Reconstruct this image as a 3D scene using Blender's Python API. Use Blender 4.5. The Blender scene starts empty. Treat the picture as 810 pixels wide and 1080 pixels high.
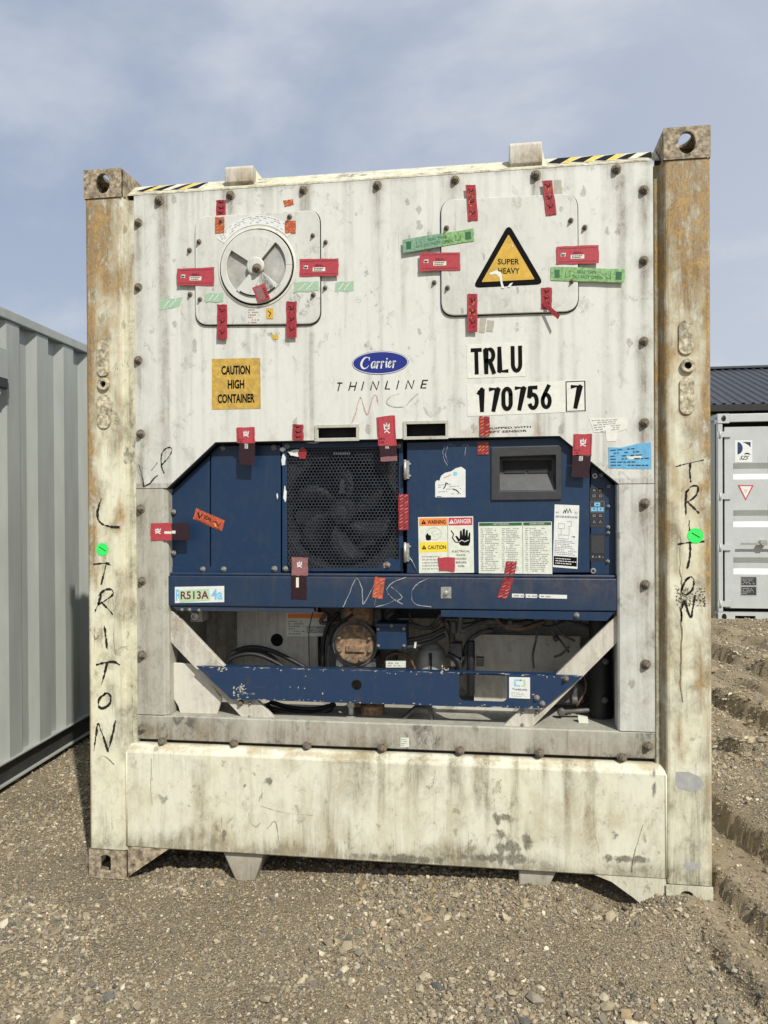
import bpy, bmesh, math, random
import numpy as np
from mathutils import Vector, Matrix
S = bpy.context.scene; COL = S.collection
random.seed(7); RNG = np.random.default_rng(11)
rad = math.radians

# ------------------------------------------------------------------ camera
CAM = np.array([0.45419, -3.01212, 1.51084]); YAW, PITCH, ROLL, FOC = 0.14584, -0.005564, -0.005654, 830.0
_cy, _sy, _cp, _sp = math.cos(YAW), math.sin(YAW), math.cos(PITCH), math.sin(PITCH)
FW = np.array([-_sy*_cp, _cy*_cp, _sp]); RT = np.array([_cy, _sy, 0.0]); UP = np.cross(RT, FW)
RT, UP = RT*math.cos(ROLL)+UP*math.sin(ROLL), -RT*math.sin(ROLL)+UP*math.cos(ROLL)
cd = bpy.data.cameras.new('camera'); cam = bpy.data.objects.new('camera', cd); COL.objects.link(cam)
cam.matrix_world = Matrix(((RT[0], UP[0], -FW[0], CAM[0]), (RT[1], UP[1], -FW[1], CAM[1]), (RT[2], UP[2], -FW[2], CAM[2]), (0, 0, 0, 1)))
cd.sensor_fit = 'VERTICAL'; cd.sensor_height = 36; cd.lens = FOC/1080*36; cd.clip_start = .05; cd.clip_end = 2000
S.camera = cam
# ------------------------------------------------------------------ exposure
S.view_settings.view_transform = 'Standard'; S.view_settings.look = 'None'
S.view_settings.exposure = -0.07; S.view_settings.gamma = 1
# ------------------------------------------------------------------ sun + sky
SAZ, SEL = rad(32), rad(43.5)
sd = bpy.data.lights.new('sun', 'SUN'); sd.energy = 4.7; sd.angle = rad(0.6); sd.color = (1.0, .97, .885)
sun = bpy.data.objects.new('sun', sd); COL.objects.link(sun)
ldir = Vector((-math.sin(SAZ)*math.cos(SEL), math.cos(SAZ)*math.cos(SEL), -math.sin(SEL)))
sun.rotation_euler = ldir.to_track_quat('-Z', 'Y').to_euler(); sun.location = (6, -8, 9)
W = bpy.data.worlds.new('World'); S.world = W; W.use_nodes = True
nt = W.node_tree; nt.nodes.clear(); N = nt.nodes.new; L = nt.links.new
out = N('ShaderNodeOutputWorld'); bg = N('ShaderNodeBackground'); bg.inputs[1].default_value = .094
sky = N('ShaderNodeTexSky'); sky.sky_type = 'NISHITA'; sky.sun_disc = False
sky.sun_elevation = SEL; sky.sun_rotation = rad(180)-SAZ; sky.air_density = 1.0; sky.dust_density = 1.5; sky.altitude = 600
tc = N('ShaderNodeTexCoord'); sep = N('ShaderNodeSeparateXYZ'); L(tc.outputs['Generated'], sep.inputs[0])
# thin high cloud: planar projection of the view direction onto a cloud deck
dz = N('ShaderNodeMath'); dz.operation = 'MAXIMUM'; L(sep.outputs[2], dz.inputs[0]); dz.inputs[1].default_value = 0.0
dz2 = N('ShaderNodeMath'); dz2.operation = 'ADD'; L(dz.outputs[0], dz2.inputs[0]); dz2.inputs[1].default_value = .28
vd = N('ShaderNodeVectorMath'); vd.operation = 'DIVIDE'; L(tc.outputs['Generated'], vd.inputs[0])
cb = N('ShaderNodeCombineXYZ'); [L(dz2.outputs[0], cb.inputs[i]) for i in range(3)]; L(cb.outputs[0], vd.inputs[1])
mp = N('ShaderNodeMapping'); L(vd.outputs[0], mp.inputs[0]); mp.inputs['Scale'].default_value = (.8, .8, .3); mp.inputs['Rotation'].default_value = (0, 0, .55); mp.inputs['Location'].default_value = (3.1, .7, 0)
n1 = N('ShaderNodeTexNoise'); n1.inputs['Scale'].default_value = 1.5; n1.inputs['Detail'].default_value = 9; n1.inputs['Roughness'].default_value = .56; n1.inputs['Distortion'].default_value = .35
L(mp.outputs[0], n1.inputs[0])
mr = N('ShaderNodeMapRange'); mr.inputs[1].default_value = .38; mr.inputs[2].default_value = .60; mr.inputs[3].default_value = .24; mr.inputs[4].default_value = .95; mr.interpolation_type = 'SMOOTHSTEP'
L(n1.outputs[0], mr.inputs[0])
# more veil towards the right (+X) and the horizon
ax = N('ShaderNodeMapRange'); ax.inputs[1].default_value = -.45; ax.inputs[2].default_value = .45; ax.inputs[3].default_value = -.10; ax.inputs[4].default_value = .42; L(sep.outputs[0], ax.inputs[0])
ad = N('ShaderNodeMath'); ad.operation = 'ADD'; ad.use_clamp = True; L(mr.outputs[0], ad.inputs[0])
hzn = N('ShaderNodeMapRange'); hzn.inputs[1].default_value = .02; hzn.inputs[2].default_value = .40; hzn.inputs[3].default_value = .30; hzn.inputs[4].default_value = 0.0; L(sep.outputs[2], hzn.inputs[0])
hs = N('ShaderNodeMath'); hs.operation = 'ADD'; L(ax.outputs[0], hs.inputs[0]); L(hzn.outputs[0], hs.inputs[1]); L(hs.outputs[0], ad.inputs[1])
mx = N('ShaderNodeMix'); mx.data_type = 'RGBA'; L(ad.outputs[0], mx.inputs[0]); v0 = N('ShaderNodeMix'); v0.data_type = 'RGBA'; v0.inputs[0].default_value = .72; L(sky.outputs[0], v0.inputs[6]); v0.inputs[7].default_value = (4.1, 5.0, 6.9, 1); L(v0.outputs[2], mx.inputs[6]); mx.inputs[7].default_value = (6.9, 7.4, 8.2, 1)
L(mx.outputs[2], bg.inputs[0]); L(bg.outputs[0], out.inputs[0])

# ------------------------------------------------------------------ geometry helpers
OY = 0.0      # y offset of the part frame being built (parts of the front panel share a frame set back from the castings)
def at(px, py, Y):
    """point where the sight line of a photograph pixel meets the upright plane y = Y"""
    d = FW+RT*(px-405)/FOC-UP*(py-540)/FOC; t = (Y+OY-CAM[1])/d[1]; p = CAM+d*t; p[1] -= OY; return p
def xz(px, py, Y): p = at(px, py, Y); return (float(p[0]), float(p[2]))
def PP(pts, Y): return [xz(a, b, Y) for a, b in pts]

class MB:
    def __init__(s): s.v = []; s.f = []; s.m = []; s.mats = []; s.cur = 0; s.sm = []; s.smooth = False
    def mat(s, m):
        if m not in s.mats: s.mats.append(m)
        s.cur = s.mats.index(m); return s
    def add(s, vs, fs, smooth=None):
        b = len(s.v); s.v += [tuple(map(float, v)) for v in vs]
        for f in fs: s.f.append(tuple(b+i for i in f)); s.m.append(s.cur); s.sm.append(s.smooth if smooth is None else smooth)
        return s
    def box(s, x0, x1, y0, y1, z0, z1):
        if x0 > x1: x0, x1 = x1, x0
        if y0 > y1: y0, y1 = y1, y0
        if z0 > z1: z0, z1 = z1, z0
        return s.add([(x0,y0,z0),(x1,y0,z0),(x1,y1,z0),(x0,y1,z0),(x0,y0,z1),(x1,y0,z1),(x1,y1,z1),(x0,y1,z1)],
                     [(0,3,2,1),(4,5,6,7),(0,1,5,4),(1,2,6,5),(2,3,7,6),(3,0,4,7)])
    def prism(s, poly, y0, y1):       # polygon in x,z pushed from y0 to y1
        a = sum(poly[i][0]*poly[(i+1) % len(poly)][1]-poly[(i+1) % len(poly)][0]*poly[i][1] for i in range(len(poly)))
        if a < 0: poly = poly[::-1]
        n = len(poly); y0, y1 = min(y0, y1), max(y0, y1)
        return s.add([(x, y0, z) for x, z in poly]+[(x, y1, z) for x, z in poly],
                     [tuple(range(n)), tuple(range(2*n-1, n-1, -1))]+[(i, i+n, (i+1) % n+n, (i+1) % n) for i in range(n)])
    def profile(s, poly, x0, x1):     # polygon in y,z pushed along x
        a = sum(poly[i][0]*poly[(i+1) % len(poly)][1]-poly[(i+1) % len(poly)][0]*poly[i][1] for i in range(len(poly)))
        if a < 0: poly = poly[::-1]
        n = len(poly)
        return s.add([(x0, y, z) for y, z in poly]+[(x1, y, z) for y, z in poly],
                     [tuple(range(n-1, -1, -1)), tuple(range(n, 2*n))]+[(i, (i+1) % n, (i+1) % n+n, i+n) for i in range(n)])
    def zprism(s, poly, z0, z1):      # polygon in x,y pushed along z
        a = sum(poly[i][0]*poly[(i+1) % len(poly)][1]-poly[(i+1) % len(poly)][0]*poly[i][1] for i in range(len(poly)))
        if a < 0: poly = poly[::-1]
        n = len(poly)
        return s.add([(x, y, z0) for x, y in poly]+[(x, y, z1) for x, y in poly],
                     [tuple(range(n-1, -1, -1)), tuple(range(n, 2*n))]+[(i, (i+1) % n, (i+1) % n+n, i+n) for i in range(n)])
    def tube(s, pts, r, seg=10, caps=True):
        pts = [Vector(p) for p in pts]; rs = r if hasattr(r, '__len__') else [r]*len(pts)
        vs = []; t0 = (pts[1]-pts[0]).normalized(); n = t0.orthogonal().normalized()
        for i, p in enumerate(pts):
            t = ((pts[min(i+1, len(pts)-1)]-pts[max(i-1, 0)])).normalized()
            n = (n-t*n.dot(t)); n = n.normalized() if n.length > 1e-6 else t.orthogonal().normalized(); b = t.cross(n)
            vs += [p+(n*math.cos(2*math.pi*k/seg)+b*math.sin(2*math.pi*k/seg))*rs[i] for k in range(seg)]
        fs = [(i*seg+k, i*seg+(k+1) % seg, (i+1)*seg+(k+1) % seg, (i+1)*seg+k) for i in range(len(pts)-1) for k in range(seg)]
        b0 = len(s.v); s.add(vs, fs, smooth=True)
        if caps:
            n_ = len(pts)
            for f in (tuple(range(seg-1, -1, -1)), tuple((n_-1)*seg+k for k in range(seg))):
                s.f.append(tuple(b0+i for i in f)); s.m.append(s.cur); s.sm.append(False)
        return s
    def cyl(s, p0, p1, r, seg=16): return s.tube([p0, p1], r, seg)
    def lathe(s, c, prof, seg=32, axis='y', caps=True):   # prof: list of (radius, offset along axis)
        vs = []; fs = []
        for r, o in prof:
            for k in range(seg):
                a = 2*math.pi*k/seg
                if axis == 'y': vs.append((c[0]+r*math.cos(a), c[1]+o, c[2]+r*math.sin(a)))
                elif axis == 'x': vs.append((c[0]+o, c[1]+r*math.cos(a), c[2]+r*math.sin(a)))
                else: vs.append((c[0]+r*math.cos(a), c[1]+r*math.sin(a), c[2]+o))
        m = len(prof)
        for i in range(m-1):
            for k in range(seg): fs.append((i*seg+k, i*seg+(k+1) % seg, (i+1)*seg+(k+1) % seg, (i+1)*seg+k))
        if caps: fs.append(tuple(range(seg))); fs.append(tuple((m-1)*seg+k for k in range(seg))[::-1])
        return s.add(vs, fs, smooth=False)
    def build(s, name, mat=None, parent=None, bevel=0, label=None, recalc=False, wear=None):
        me = bpy.data.meshes.new(name); me.from_pydata(s.v, [], s.f)
        ms = s.mats if s.mats else [mat]
        for m in ms: me.materials.append(m)
        if s.mats: me.polygons.foreach_set('material_index', s.m)
        me.polygons.foreach_set('use_smooth', s.sm)
        if recalc:
            bm = bmesh.new(); bm.from_mesh(me); bmesh.ops.recalc_face_normals(bm, faces=bm.faces); bm.to_mesh(me); bm.free()
        me.update(); o = bpy.data.objects.new(name, me); COL.objects.link(o)
        if parent: o.parent = parent
        if parent is not None and parent.name == 'refrigerated_container': o.location.y = OY
        if bevel:
            b = o.modifiers.new('b', 'BEVEL'); b.width = bevel; b.segments = 2; b.limit_method = 'ANGLE'; b.angle_limit = rad(40)
        if label: o['label'] = label
        if wear: add_wear(me, wear)
        return o

def add_wear(me, fn):
    n = len(me.vertices); co = np.empty(n*3); me.vertices.foreach_get('co', co); co = co.reshape(-1, 3)
    c = np.clip(fn(co[:, 0], co[:, 1], co[:, 2]), 0, 1)
    a = me.attributes.new('wear', 'FLOAT_COLOR', 'POINT'); full = np.ones((n, 4)); full[:, :3] = c.T
    a.data.foreach_set('color', full.ravel())

def empty(name, loc, rz, label, cat, group=None):
    o = bpy.data.objects.new(name, None); COL.objects.link(o); o.location = loc; o.rotation_euler = (0, 0, rz)
    o['label'] = label; o['category'] = cat
    if group: o['group'] = group
    return o

# numpy value noise
def _hash(ix, iy, iz, seed):
    h = (ix.astype(np.int64)*374761393+iy.astype(np.int64)*668265263+iz.astype(np.int64)*2147483647+seed*1274126177) & 0xffffffff
    h = ((h ^ (h >> 13))*1103515245) & 0xffffffff; h = (h ^ (h >> 16)) & 0xffffffff
    return h/4294967295.0
def vnoise(x, y, seed=0):
    x = np.asarray(x, float); y = np.asarray(y, float)
    ix = np.floor(x); iy = np.floor(y); fx = x-ix; fy = y-iy; fx = fx*fx*(3-2*fx); fy = fy*fy*(3-2*fy); z = np.zeros_like(ix)
    a = _hash(ix, iy, z, seed); b = _hash(ix+1, iy, z, seed); c = _hash(ix, iy+1, z, seed); d = _hash(ix+1, iy+1, z, seed)
    return (a*(1-fx)+b*fx)*(1-fy)+(c*(1-fx)+d*fx)*fy
def fbm(x, y, seed=0, oct=4):
    s = 0; a = .5; t = 0
    for o in range(oct): s = s+a*vnoise(x*2**o, y*2**o, seed+o*17); t += a; a *= .5
    return s/t
def sstep(a, b, x): t = np.clip((x-a)/(b-a), 0, 1); return t*t*(3-2*t)

# ------------------------------------------------------------------ materials
def newmat(name):
    m = bpy.data.materials.new(name); m.use_nodes = True; return m, m.node_tree, m.node_tree.nodes['Principled BSDF']
def simple(name, col, rough=.6, metal=0.0, var=.12, scale=30, bump=0.0, alpha=1.0, dirt=0.0, coat=0.0, stretch=1.0):
    m, t, b = newmat(name); n = t.nodes.new; l = t.links.new
    b.inputs['Roughness'].default_value = rough; b.inputs['Metallic'].default_value = metal; b.inputs['Alpha'].default_value = alpha
    co = n('ShaderNodeTexCoord'); ma = n('ShaderNodeMapping'); l(co.outputs['Object'], ma.inputs[0]); ma.inputs['Scale'].default_value = (1, 1, 1/stretch)
    no = n('ShaderNodeTexNoise'); no.inputs['Scale'].default_value = scale; no.inputs['Detail'].default_value = 6; no.inputs['Roughness'].default_value = .65
    l(ma.outputs[0], no.inputs[0])
    r = n('ShaderNodeMapRange'); r.inputs[1].default_value = .3; r.inputs[2].default_value = .7; r.inputs[3].default_value = 1-var*1.6; r.inputs[4].default_value = 1+var
    l(no.outputs[0], r.inputs[0])
    mu = n('ShaderNodeMix'); mu.data_type = 'RGBA'; mu.blend_type = 'MULTIPLY'; mu.inputs[0].default_value = 1; mu.inputs[6].default_value = (*col, 1); l(r.outputs[0], mu.inputs[7])
    last = mu.outputs[2]
    if dirt:
        n2 = n('ShaderNodeTexNoise'); n2.inputs['Scale'].default_value = scale*.35; n2.inputs['Detail'].default_value = 8; n2.inputs['Roughness'].default_value = .7; l(ma.outputs[0], n2.inputs[0])
        r2 = n('ShaderNodeMapRange'); r2.inputs[1].default_value = .5; r2.inputs[2].default_value = .72; r2.inputs[4].default_value = dirt; l(n2.outputs[0], r2.inputs[0])
        m2 = n('ShaderNodeMix'); m2.data_type = 'RGBA'; l(r2.outputs[0], m2.inputs[0]); l(last, m2.inputs[6]); m2.inputs[7].default_value = (.13, .10, .07, 1); last = m2.outputs[2]
    l(last, b.inputs['Base Color'])
    if bump:
        bu = n('ShaderNodeBump'); bu.inputs['Strength'].default_value = bump; bu.inputs['Distance'].default_value = .004; l(no.outputs[0], bu.inputs['Height']); l(bu.outputs[0], b.inputs['Normal'])
    return m

def paint(name, base, grime=(.17, .135, .09), rust=(.22, .09, .028), rust2=(.43, .255, .095), smudge=(.085, .08, .068), spots=.55, crisp=.6, general=.35, chips=.5, rough=.5, patch=(.8, .78, .70), tint=(1, .93, .74), tintamt=.35):
    """old container paint: vertical run-off, blotches, small chips; 'wear' attribute = grime, rust, smudge"""
    m, t, b = newmat(name); n = t.nodes.new; l = t.links.new
    co = n('ShaderNodeTexCoord'); at_ = n('ShaderNodeAttribute'); at_.attribute_name = 'wear'; sp = n('ShaderNodeSeparateColor'); l(at_.outputs['Color'], sp.inputs[0])
    def noise(scale, sc=(1, 1, 1), det=6, ro=.6, dist=0, off=0):
        ma = n('ShaderNodeMapping'); l(co.outputs['Object'], ma.inputs[0]); ma.inputs['Scale'].default_value = sc; ma.inputs['Location'].default_value = (off, off*1.7, off*.6)
        x = n('ShaderNodeTexNoise'); x.inputs['Scale'].default_value = scale; x.inputs['Detail'].default_value = det; x.inputs['Roughness'].default_value = ro; x.inputs['Distortion'].default_value = dist; l(ma.outputs[0], x.inputs[0]); return x.outputs[0]
    def rng(x, a, b_, c=0, d=1):
        r = n('ShaderNodeMapRange'); r.inputs[1].default_value = a; r.inputs[2].default_value = b_; r.inputs[3].default_value = c; r.inputs[4].default_value = d; l(x, r.inputs[0]); return r.outputs[0]
    def op(o, x, y, clamp=False):
        q = n('ShaderNodeMath'); q.operation = o; q.use_clamp = clamp
        for i, v in enumerate((x, y)):
            if isinstance(v, (int, float)): q.inputs[i].default_value = v
            else: l(v, q.inputs[i])
        return q.outputs[0]
    def mix(f, a, c, blend='MIX'):
        q = n('ShaderNodeMix'); q.data_type = 'RGBA'; q.blend_type = blend
        if isinstance(f, (int, float)): q.inputs[0].default_value = f
        else: l(f, q.inputs[0])
        for i, v in ((6, a), (7, c)):
            if isinstance(v, tuple): q.inputs[i].default_value = (*v, 1)
            else: l(v, q.inputs[i])
        return q.outputs[2]
    streak = noise(34, (1, 1, .085), 6, .72, .9); streak2 = noise(7, (1, 1, .35), 6, .65, .6, 3); iso = noise(11, (1, 1, .8), 9, .74, .6, 11); blot = noise(3.2, (1, 1, .7), 7, .62, .5, 7)
    fine = noise(160, (1, 1, .5), 4, .7, 0, 2); med = noise(26, (1, 1, .6), 8, .72, .8, 5); grain = noise(420, (1, 1, 1), 2, .5)
    c = mix(rng(blot, .35, .7, 0, tintamt), base, tuple(x*y for x, y in zip(base, tint)))
    c = mix(rng(fine, .35, .7, 0, .10), c, patch)
    g = op('MULTIPLY', rng(streak, .50, .74), rng(streak2, .40, .66)); g = op('MULTIPLY', g, general*1.15)
    g2 = op('MULTIPLY', rng(med, .50, .74), general*.75); g2 = op('MAXIMUM', g2, op('MULTIPLY', rng(iso, .52, .72), general*.8)); g = op('MAXIMUM', g, g2)
    ga = op('MULTIPLY', sp.outputs[0], rng(op('ADD', op('MULTIPLY', streak, .45), op('MULTIPLY', iso, .55)), .34, .60, .2, 1.2)); ga = op('MULTIPLY', ga, rng(fine, .25, .6, .7, 1.1)); g = op('ADD', g, ga, True)
    c = mix(op('MULTIPLY', g, .85), c, grime)
    rr = op('MULTIPLY', sp.outputs[1], rng(op('ADD', op('MULTIPLY', streak, .22), op('ADD', op('MULTIPLY', med, .38), op('MULTIPLY', iso, .40))), .38, .53, .16, 1.3), True)
    rcol = mix(rng(op('ADD', op('MULTIPLY', med, .5), op('MULTIPLY', iso, .5)), .42, .58), rust, rust2); rcol = mix(rng(fine, .5, .72, 0, .7), rcol, (.06, .035, .02))
    c = mix(op('MULTIPLY', rr, .92), c, rcol)
    s_ = op('ADD', sp.outputs[2], rng(med, .35, .65, -.34, .34)); s_ = rng(s_, .36, .74); s_ = op('MULTIPLY', s_, rng(fine, .3, .6, .55, .95))
    c = mix(s_, c, smudge)
    ch = rng(noise(60, (1, 1, .8), 8, .8, 1.2, 9), .66, .685, 0, chips); c = mix(ch, c, (.10, .065, .04))
    cs = noise(15, (1, 1, .75), 13, .82, .5, 21); cs2 = noise(70, (1, 1, .9), 8, .8, .2, 31); scr = noise(150, (1, 1, .022), 3, .6, .15, 41); area = noise(2.2, (1, 1, .8), 4, .6, .3, 51)
    k1 = op('MULTIPLY', rng(cs, .565, .60), rng(area, .38, .62, .15, 1)); c = mix(op('MULTIPLY', k1, crisp), c, tuple(x*1.15 for x in grime))
    k2 = op('MULTIPLY', rng(cs2, .635, .665), rng(area, .35, .6, .3, 1)); c = mix(op('MULTIPLY', k2, crisp*1.1), c, tuple(x*.7 for x in grime))
    k3 = op('MULTIPLY', rng(scr, .66, .70), rng(cs, .42, .55)); c = mix(op('MULTIPLY', k3, crisp*.8), c, tuple(x*.9 for x in grime))
    k4 = op('MULTIPLY', rng(noise(120, (1, 1, .35), 5, .75, 0, 61), .62, .66), .35); c = mix(op('MULTIPLY', k4, crisp), c, patch)
    vo = n('ShaderNodeTexVoronoi'); vo.inputs['Scale'].default_value = 24; ma = n('ShaderNodeMapping'); l(co.outputs['Object'], ma.inputs[0]); ma.inputs['Scale'].default_value = (1, 1, .55)
    dv = n('ShaderNodeVectorMath'); dv.operation = 'ADD'; nn_ = n('ShaderNodeTexNoise'); nn_.inputs['Scale'].default_value = 45; nn_.inputs['Detail'].default_value = 4; l(co.outputs['Object'], nn_.inputs[0])
    sc_ = n('ShaderNodeVectorMath'); sc_.operation = 'SCALE'; sc_.inputs['Scale'].default_value = .030; l(nn_.outputs['Color'], sc_.inputs[0]); l(ma.outputs[0], dv.inputs[0]); l(sc_.outputs[0], dv.inputs[1]); l(dv.outputs[0], vo.inputs['Vector'])
    sv = n('ShaderNodeSeparateColor'); l(vo.outputs['Color'], sv.inputs[0]); radv = rng(sv.outputs[1], 0, 1, .04, .30)
    sp_ = op('MULTIPLY', rng(op('SUBTRACT', radv, vo.outputs['Distance']), -.03, .05), rng(sv.outputs[0], .80, .86)); sp_ = op('MULTIPLY', op('MULTIPLY', sp_, rng(fine, .3, .6, .35, 1)), spots)
    c = mix(sp_, c, tuple(x*.85 for x in grime))
    l(c, b.inputs['Base Color']); l(rng(g, 0, 1, rough, .85), b.inputs['Roughness'])
    bu = n('ShaderNodeBump'); bu.inputs['Strength'].default_value = .35; bu.inputs['Distance'].default_value = .003
    h = op('ADD', op('MULTIPLY', med, .5), op('MULTIPLY', grain, .12)); h = op('SUBTRACT', h, op('MULTIPLY', rr, .25)); l(h, bu.inputs['Height']); l(bu.outputs[0], b.inputs['Normal'])
    return m

M = {}
M['panel'] = paint('grey white panel paint', (.63, .64, .595), grime=(.165, .14, .10), general=.24, crisp=.5, tint=(.94, .93, .86))
M['frame'] = paint('weathered frame paint', (.46, .45, .385), grime=(.125, .11, .075), general=.55, tint=(.85, .78, .65))
M['cream'] = paint('cream post paint', (.73, .715, .57), grime=(.155, .13, .08), rust=(.12, .07, .028), rust2=(.40, .245, .075), general=.55, tint=(1, .93, .66), tintamt=.5, chips=.8, crisp=.75)
M['sill'] = paint('cream sill paint', (.72, .71, .585), smudge=(.125, .11, .08), crisp=.8, rust=(.20, .135, .06), rust2=(.42, .32, .15), grime=(.185, .155, .095), general=.5, tint=(.97, .9, .72), tintamt=.45, chips=.7)
M['cast'] = simple('rusted casting', (.37, .30, .205), .8, 0, .6, 45, .8, dirt=.95)
M['lug'] = simple('flaking cream lug', (.52, .46, .32), .8, 0, .5, 60, .8, dirt=.95)
M['cast_old'] = paint('rusted casting', (.30, .255, .19), grime=(.07, .055, .04), rust=(.10, .06, .035), rust2=(.24, .15, .08), general=.9, chips=.8, patch=(.42, .36, .28), rough=.7)
M['white'] = paint('white steel paint', (.66, .645, .575), general=.35)
M['dullwhite'] = paint('dusty white wall', (.60, .59, .53), general=.5)
M['blue'] = paint('navy unit paint', (.0048, .027, .074), grime=(.036, .040, .042), rust=(.10, .045, .02), general=.42, chips=.0, spots=.25, crisp=.35, patch=(.012, .035, .08), tint=(.8, .9, .85), rough=.42)
M['blue_chip'] = paint('chipped blue beam paint', (.008, .031, .085), grime=(.05, .052, .058), general=.2, chips=.8, patch=(.02, .05, .12), tint=(.8, .9, .9), rough=.4, smudge=(.5, .48, .42))
M['bolt'] = simple('rusty bolt steel', (.20, .165, .12), .7, .2, .4, 90, .5)
M['bolt_pale'] = simple('pale painted bolt', (.26, .26, .24), .5, .3, .4, 90, .3)
M['zinc'] = simple('zinc steel', (.5, .49, .45), .4, .7, .25, 60, .2)
M['black'] = simple('black rubber and eave shade', (.012, .012, .013), .55, 0, .3, 60, .2)
M['dark'] = simple('dark interior', (.018, .018, .02), .8, 0, .3, 20)
M['grill'] = simple('black grille wire', (.050, .058, .075), .4, .3, .3, 60)
M['fan'] = simple('charcoal fan plastic', (.006, .0065, .0075), .7, 0, .25, 20)
M['charcoal'] = simple('charcoal plastic', (.035, .036, .04), .5, 0, .15, 30)
M['screen'] = simple('dark grey plastic', (.07, .07, .072), .45, 0, .15, 30)
M['red'] = simple('red seal tape', (.41, .050, .062), .35, 0, .15, 120)
M['dred'] = simple('dark red seal tape', (.33, .022, .03), .35, 0, .5, 160, dirt=.4)
M['bred'] = simple('brown red print', (.16, .012, .02), .4, 0, .2, 100)
M['orange'] = simple('orange red tape', (.50, .095, .04), .4, 0, .4, 160, dirt=.4)
M['tapeclear'] = simple('smoky clear tape', (.035, .012, .016), .35, 0, .2, 80, alpha=.72)
M['pinkclear'] = simple('dusty pink tape end', (.25, .11, .11), .5, 0, .2, 80)
M['green'] = simple('green seal tape', (.25, .46, .17), .45, 0, .35, 120, alpha=.85)
M['green_dull'] = simple('teal green seal tape', (.22, .38, .26), .45, 0, .3, 120, alpha=.85)
M['green_fade'] = simple('faded green tape trace', (.42, .60, .42), .6, 0, .15, 150, alpha=.75)
M['dkgreen'] = simple('dark green print', (.02, .11, .04), .5)
M['neon'] = simple('neon green sticker', (.035, .75, .12), .5, 0, .05)
M['amber'] = simple('amber sign film', (.60, .37, .045), .4, 0, .12, 40, dirt=.25)
M['amber2'] = simple('mustard sign film', (.54, .345, .065), .5, 0, .2, 60, dirt=.55)
M['yellow'] = simple('yellow print', (.80, .60, .06), .45, 0, .06)
M['hazard'] = simple('hazard tape yellow', (.72, .52, .07), .5, 0, .15, 80, dirt=.5)
M['hazardpale'] = simple('worn hazard tape', (.66, .62, .48), .5, 0, .15, 80, dirt=.5)
M['orangeprint'] = simple('orange print', (.75, .22, .04), .45, 0, .06)
M['redprint'] = simple('red print', (.55, .03, .06), .45, 0, .06)
M['paper'] = simple('white sticker film', (.68, .69, .66), .45, 0, .06, 60)
M['paper2'] = simple('ivory sticker film', (.66, .68, .58), .45, 0, .08, 60)
M['numplate'] = simple('number plate film', (.70, .695, .62), .45, 0, .07, 50, dirt=.12)
M['ink'] = simple('black ink', (.007, .007, .007), .45, 0, .1, 80)
M['marker'] = simple('black marker', (.03, .027, .025), .6, 0, .3, 200)
M['chalk'] = simple('grey chalk', (.30, .31, .33), .8, 0, .2, 200)
M['redchalk'] = simple('faint red marker', (.50, .30, .27), .7, 0, .2, 200)
M['greychalk'] = simple('faint grey marker', (.38, .37, .34), .7, 0, .2, 200)
M['navy'] = simple('navy logo film', (.012, .022, .20), .35, 0, .05)
M['navy2'] = simple('dark navy print', (.02, .035, .10), .4)
M['lblue'] = simple('light blue label', (.13, .38, .60), .5, 0, .15, 60)
M['lblueprint'] = simple('pale blue print', (.20, .50, .70), .5)
M['mint'] = simple('mint sticker', (.42, .58, .38), .5, 0, .06)
M['maroon'] = simple('maroon ink', (.16, .012, .03), .5)
M['greyprint'] = simple('grey print', (.30, .30, .30), .6)
M['greytape'] = simple('grey tape', (.40, .37, .30), .6, 0, .1, 60)
M['greypatch'] = simple('bare grey patch', (.36, .36, .34), .7, 0, .12, 40)
M['scuff'] = simple('scuff', (.33, .28, .20), .8, 0, .4, 150)
M['brownstain'] = simple('brown tape stain', (.22, .17, .11), .8, 0, .4, 150)
M['rusty'] = simple('rusted iron flange', (.30, .19, .11), .8, .1, .5, 40, .6, dirt=.9)
M['oldwhite'] = simple('dusty white tank', (.40, .39, .36), .6, 0, .25, 12, .2, dirt=.4)
M['copper'] = simple('dull copper pipe', (.16, .10, .07), .5, .5, .3, 40)
M['oldgrey'] = simple('greasy grey metal', (.13, .125, .12), .6, .4, .4, 20, .4, dirt=.5)
M['cgrey'] = simple('grey container paint', (.37, .385, .36), .42, 0, .09, 7, .10, stretch=5, dirt=.20)
M['cgrey2'] = simple('pale grey container paint', (.46, .48, .47), .42, 0, .05, 6, .03)
M['cdark'] = simple('dark underframe and shaded web', (.035, .034, .030), .7, 0, .2, 12)
M['roofdark'] = simple('charcoal metal roofing', (.055, .06, .07), .5, .2, .12, 3)
M['wallshed'] = simple('shed cladding', (.35, .34, .32), .7, 0, .1, 3)
M['gasket'] = simple('black gasket', (.01, .01, .01), .8)

# ------------------------------------------------------------------ decals
for k_ in ('ink', 'marker', 'gasket'): M[k_].node_tree.nodes['Principled BSDF'].inputs['Specular IOR Level'].default_value = .06
_tcache = {}
def text_geo(s, bold=0.0):
    k = (s, bold)
    if k in _tcache: return _tcache[k]
    cu = bpy.data.curves.new('t', 'FONT'); cu.body = s; cu.size = 1; cu.offset = bold; cu.resolution_u = 3
    o = bpy.data.objects.new('t', cu); COL.objects.link(o); bpy.context.view_layer.update()
    me = bpy.data.meshes.new_from_object(o.evaluated_get(bpy.context.evaluated_depsgraph_get()))
    vs = [(v.co.x, v.co.y) for v in me.vertices]; fs = [tuple(p.vertices) for p in me.polygons]
    bpy.data.objects.remove(o); bpy.data.curves.remove(cu); bpy.data.meshes.remove(me)
    _tcache[k] = (vs, fs); return vs, fs

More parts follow.
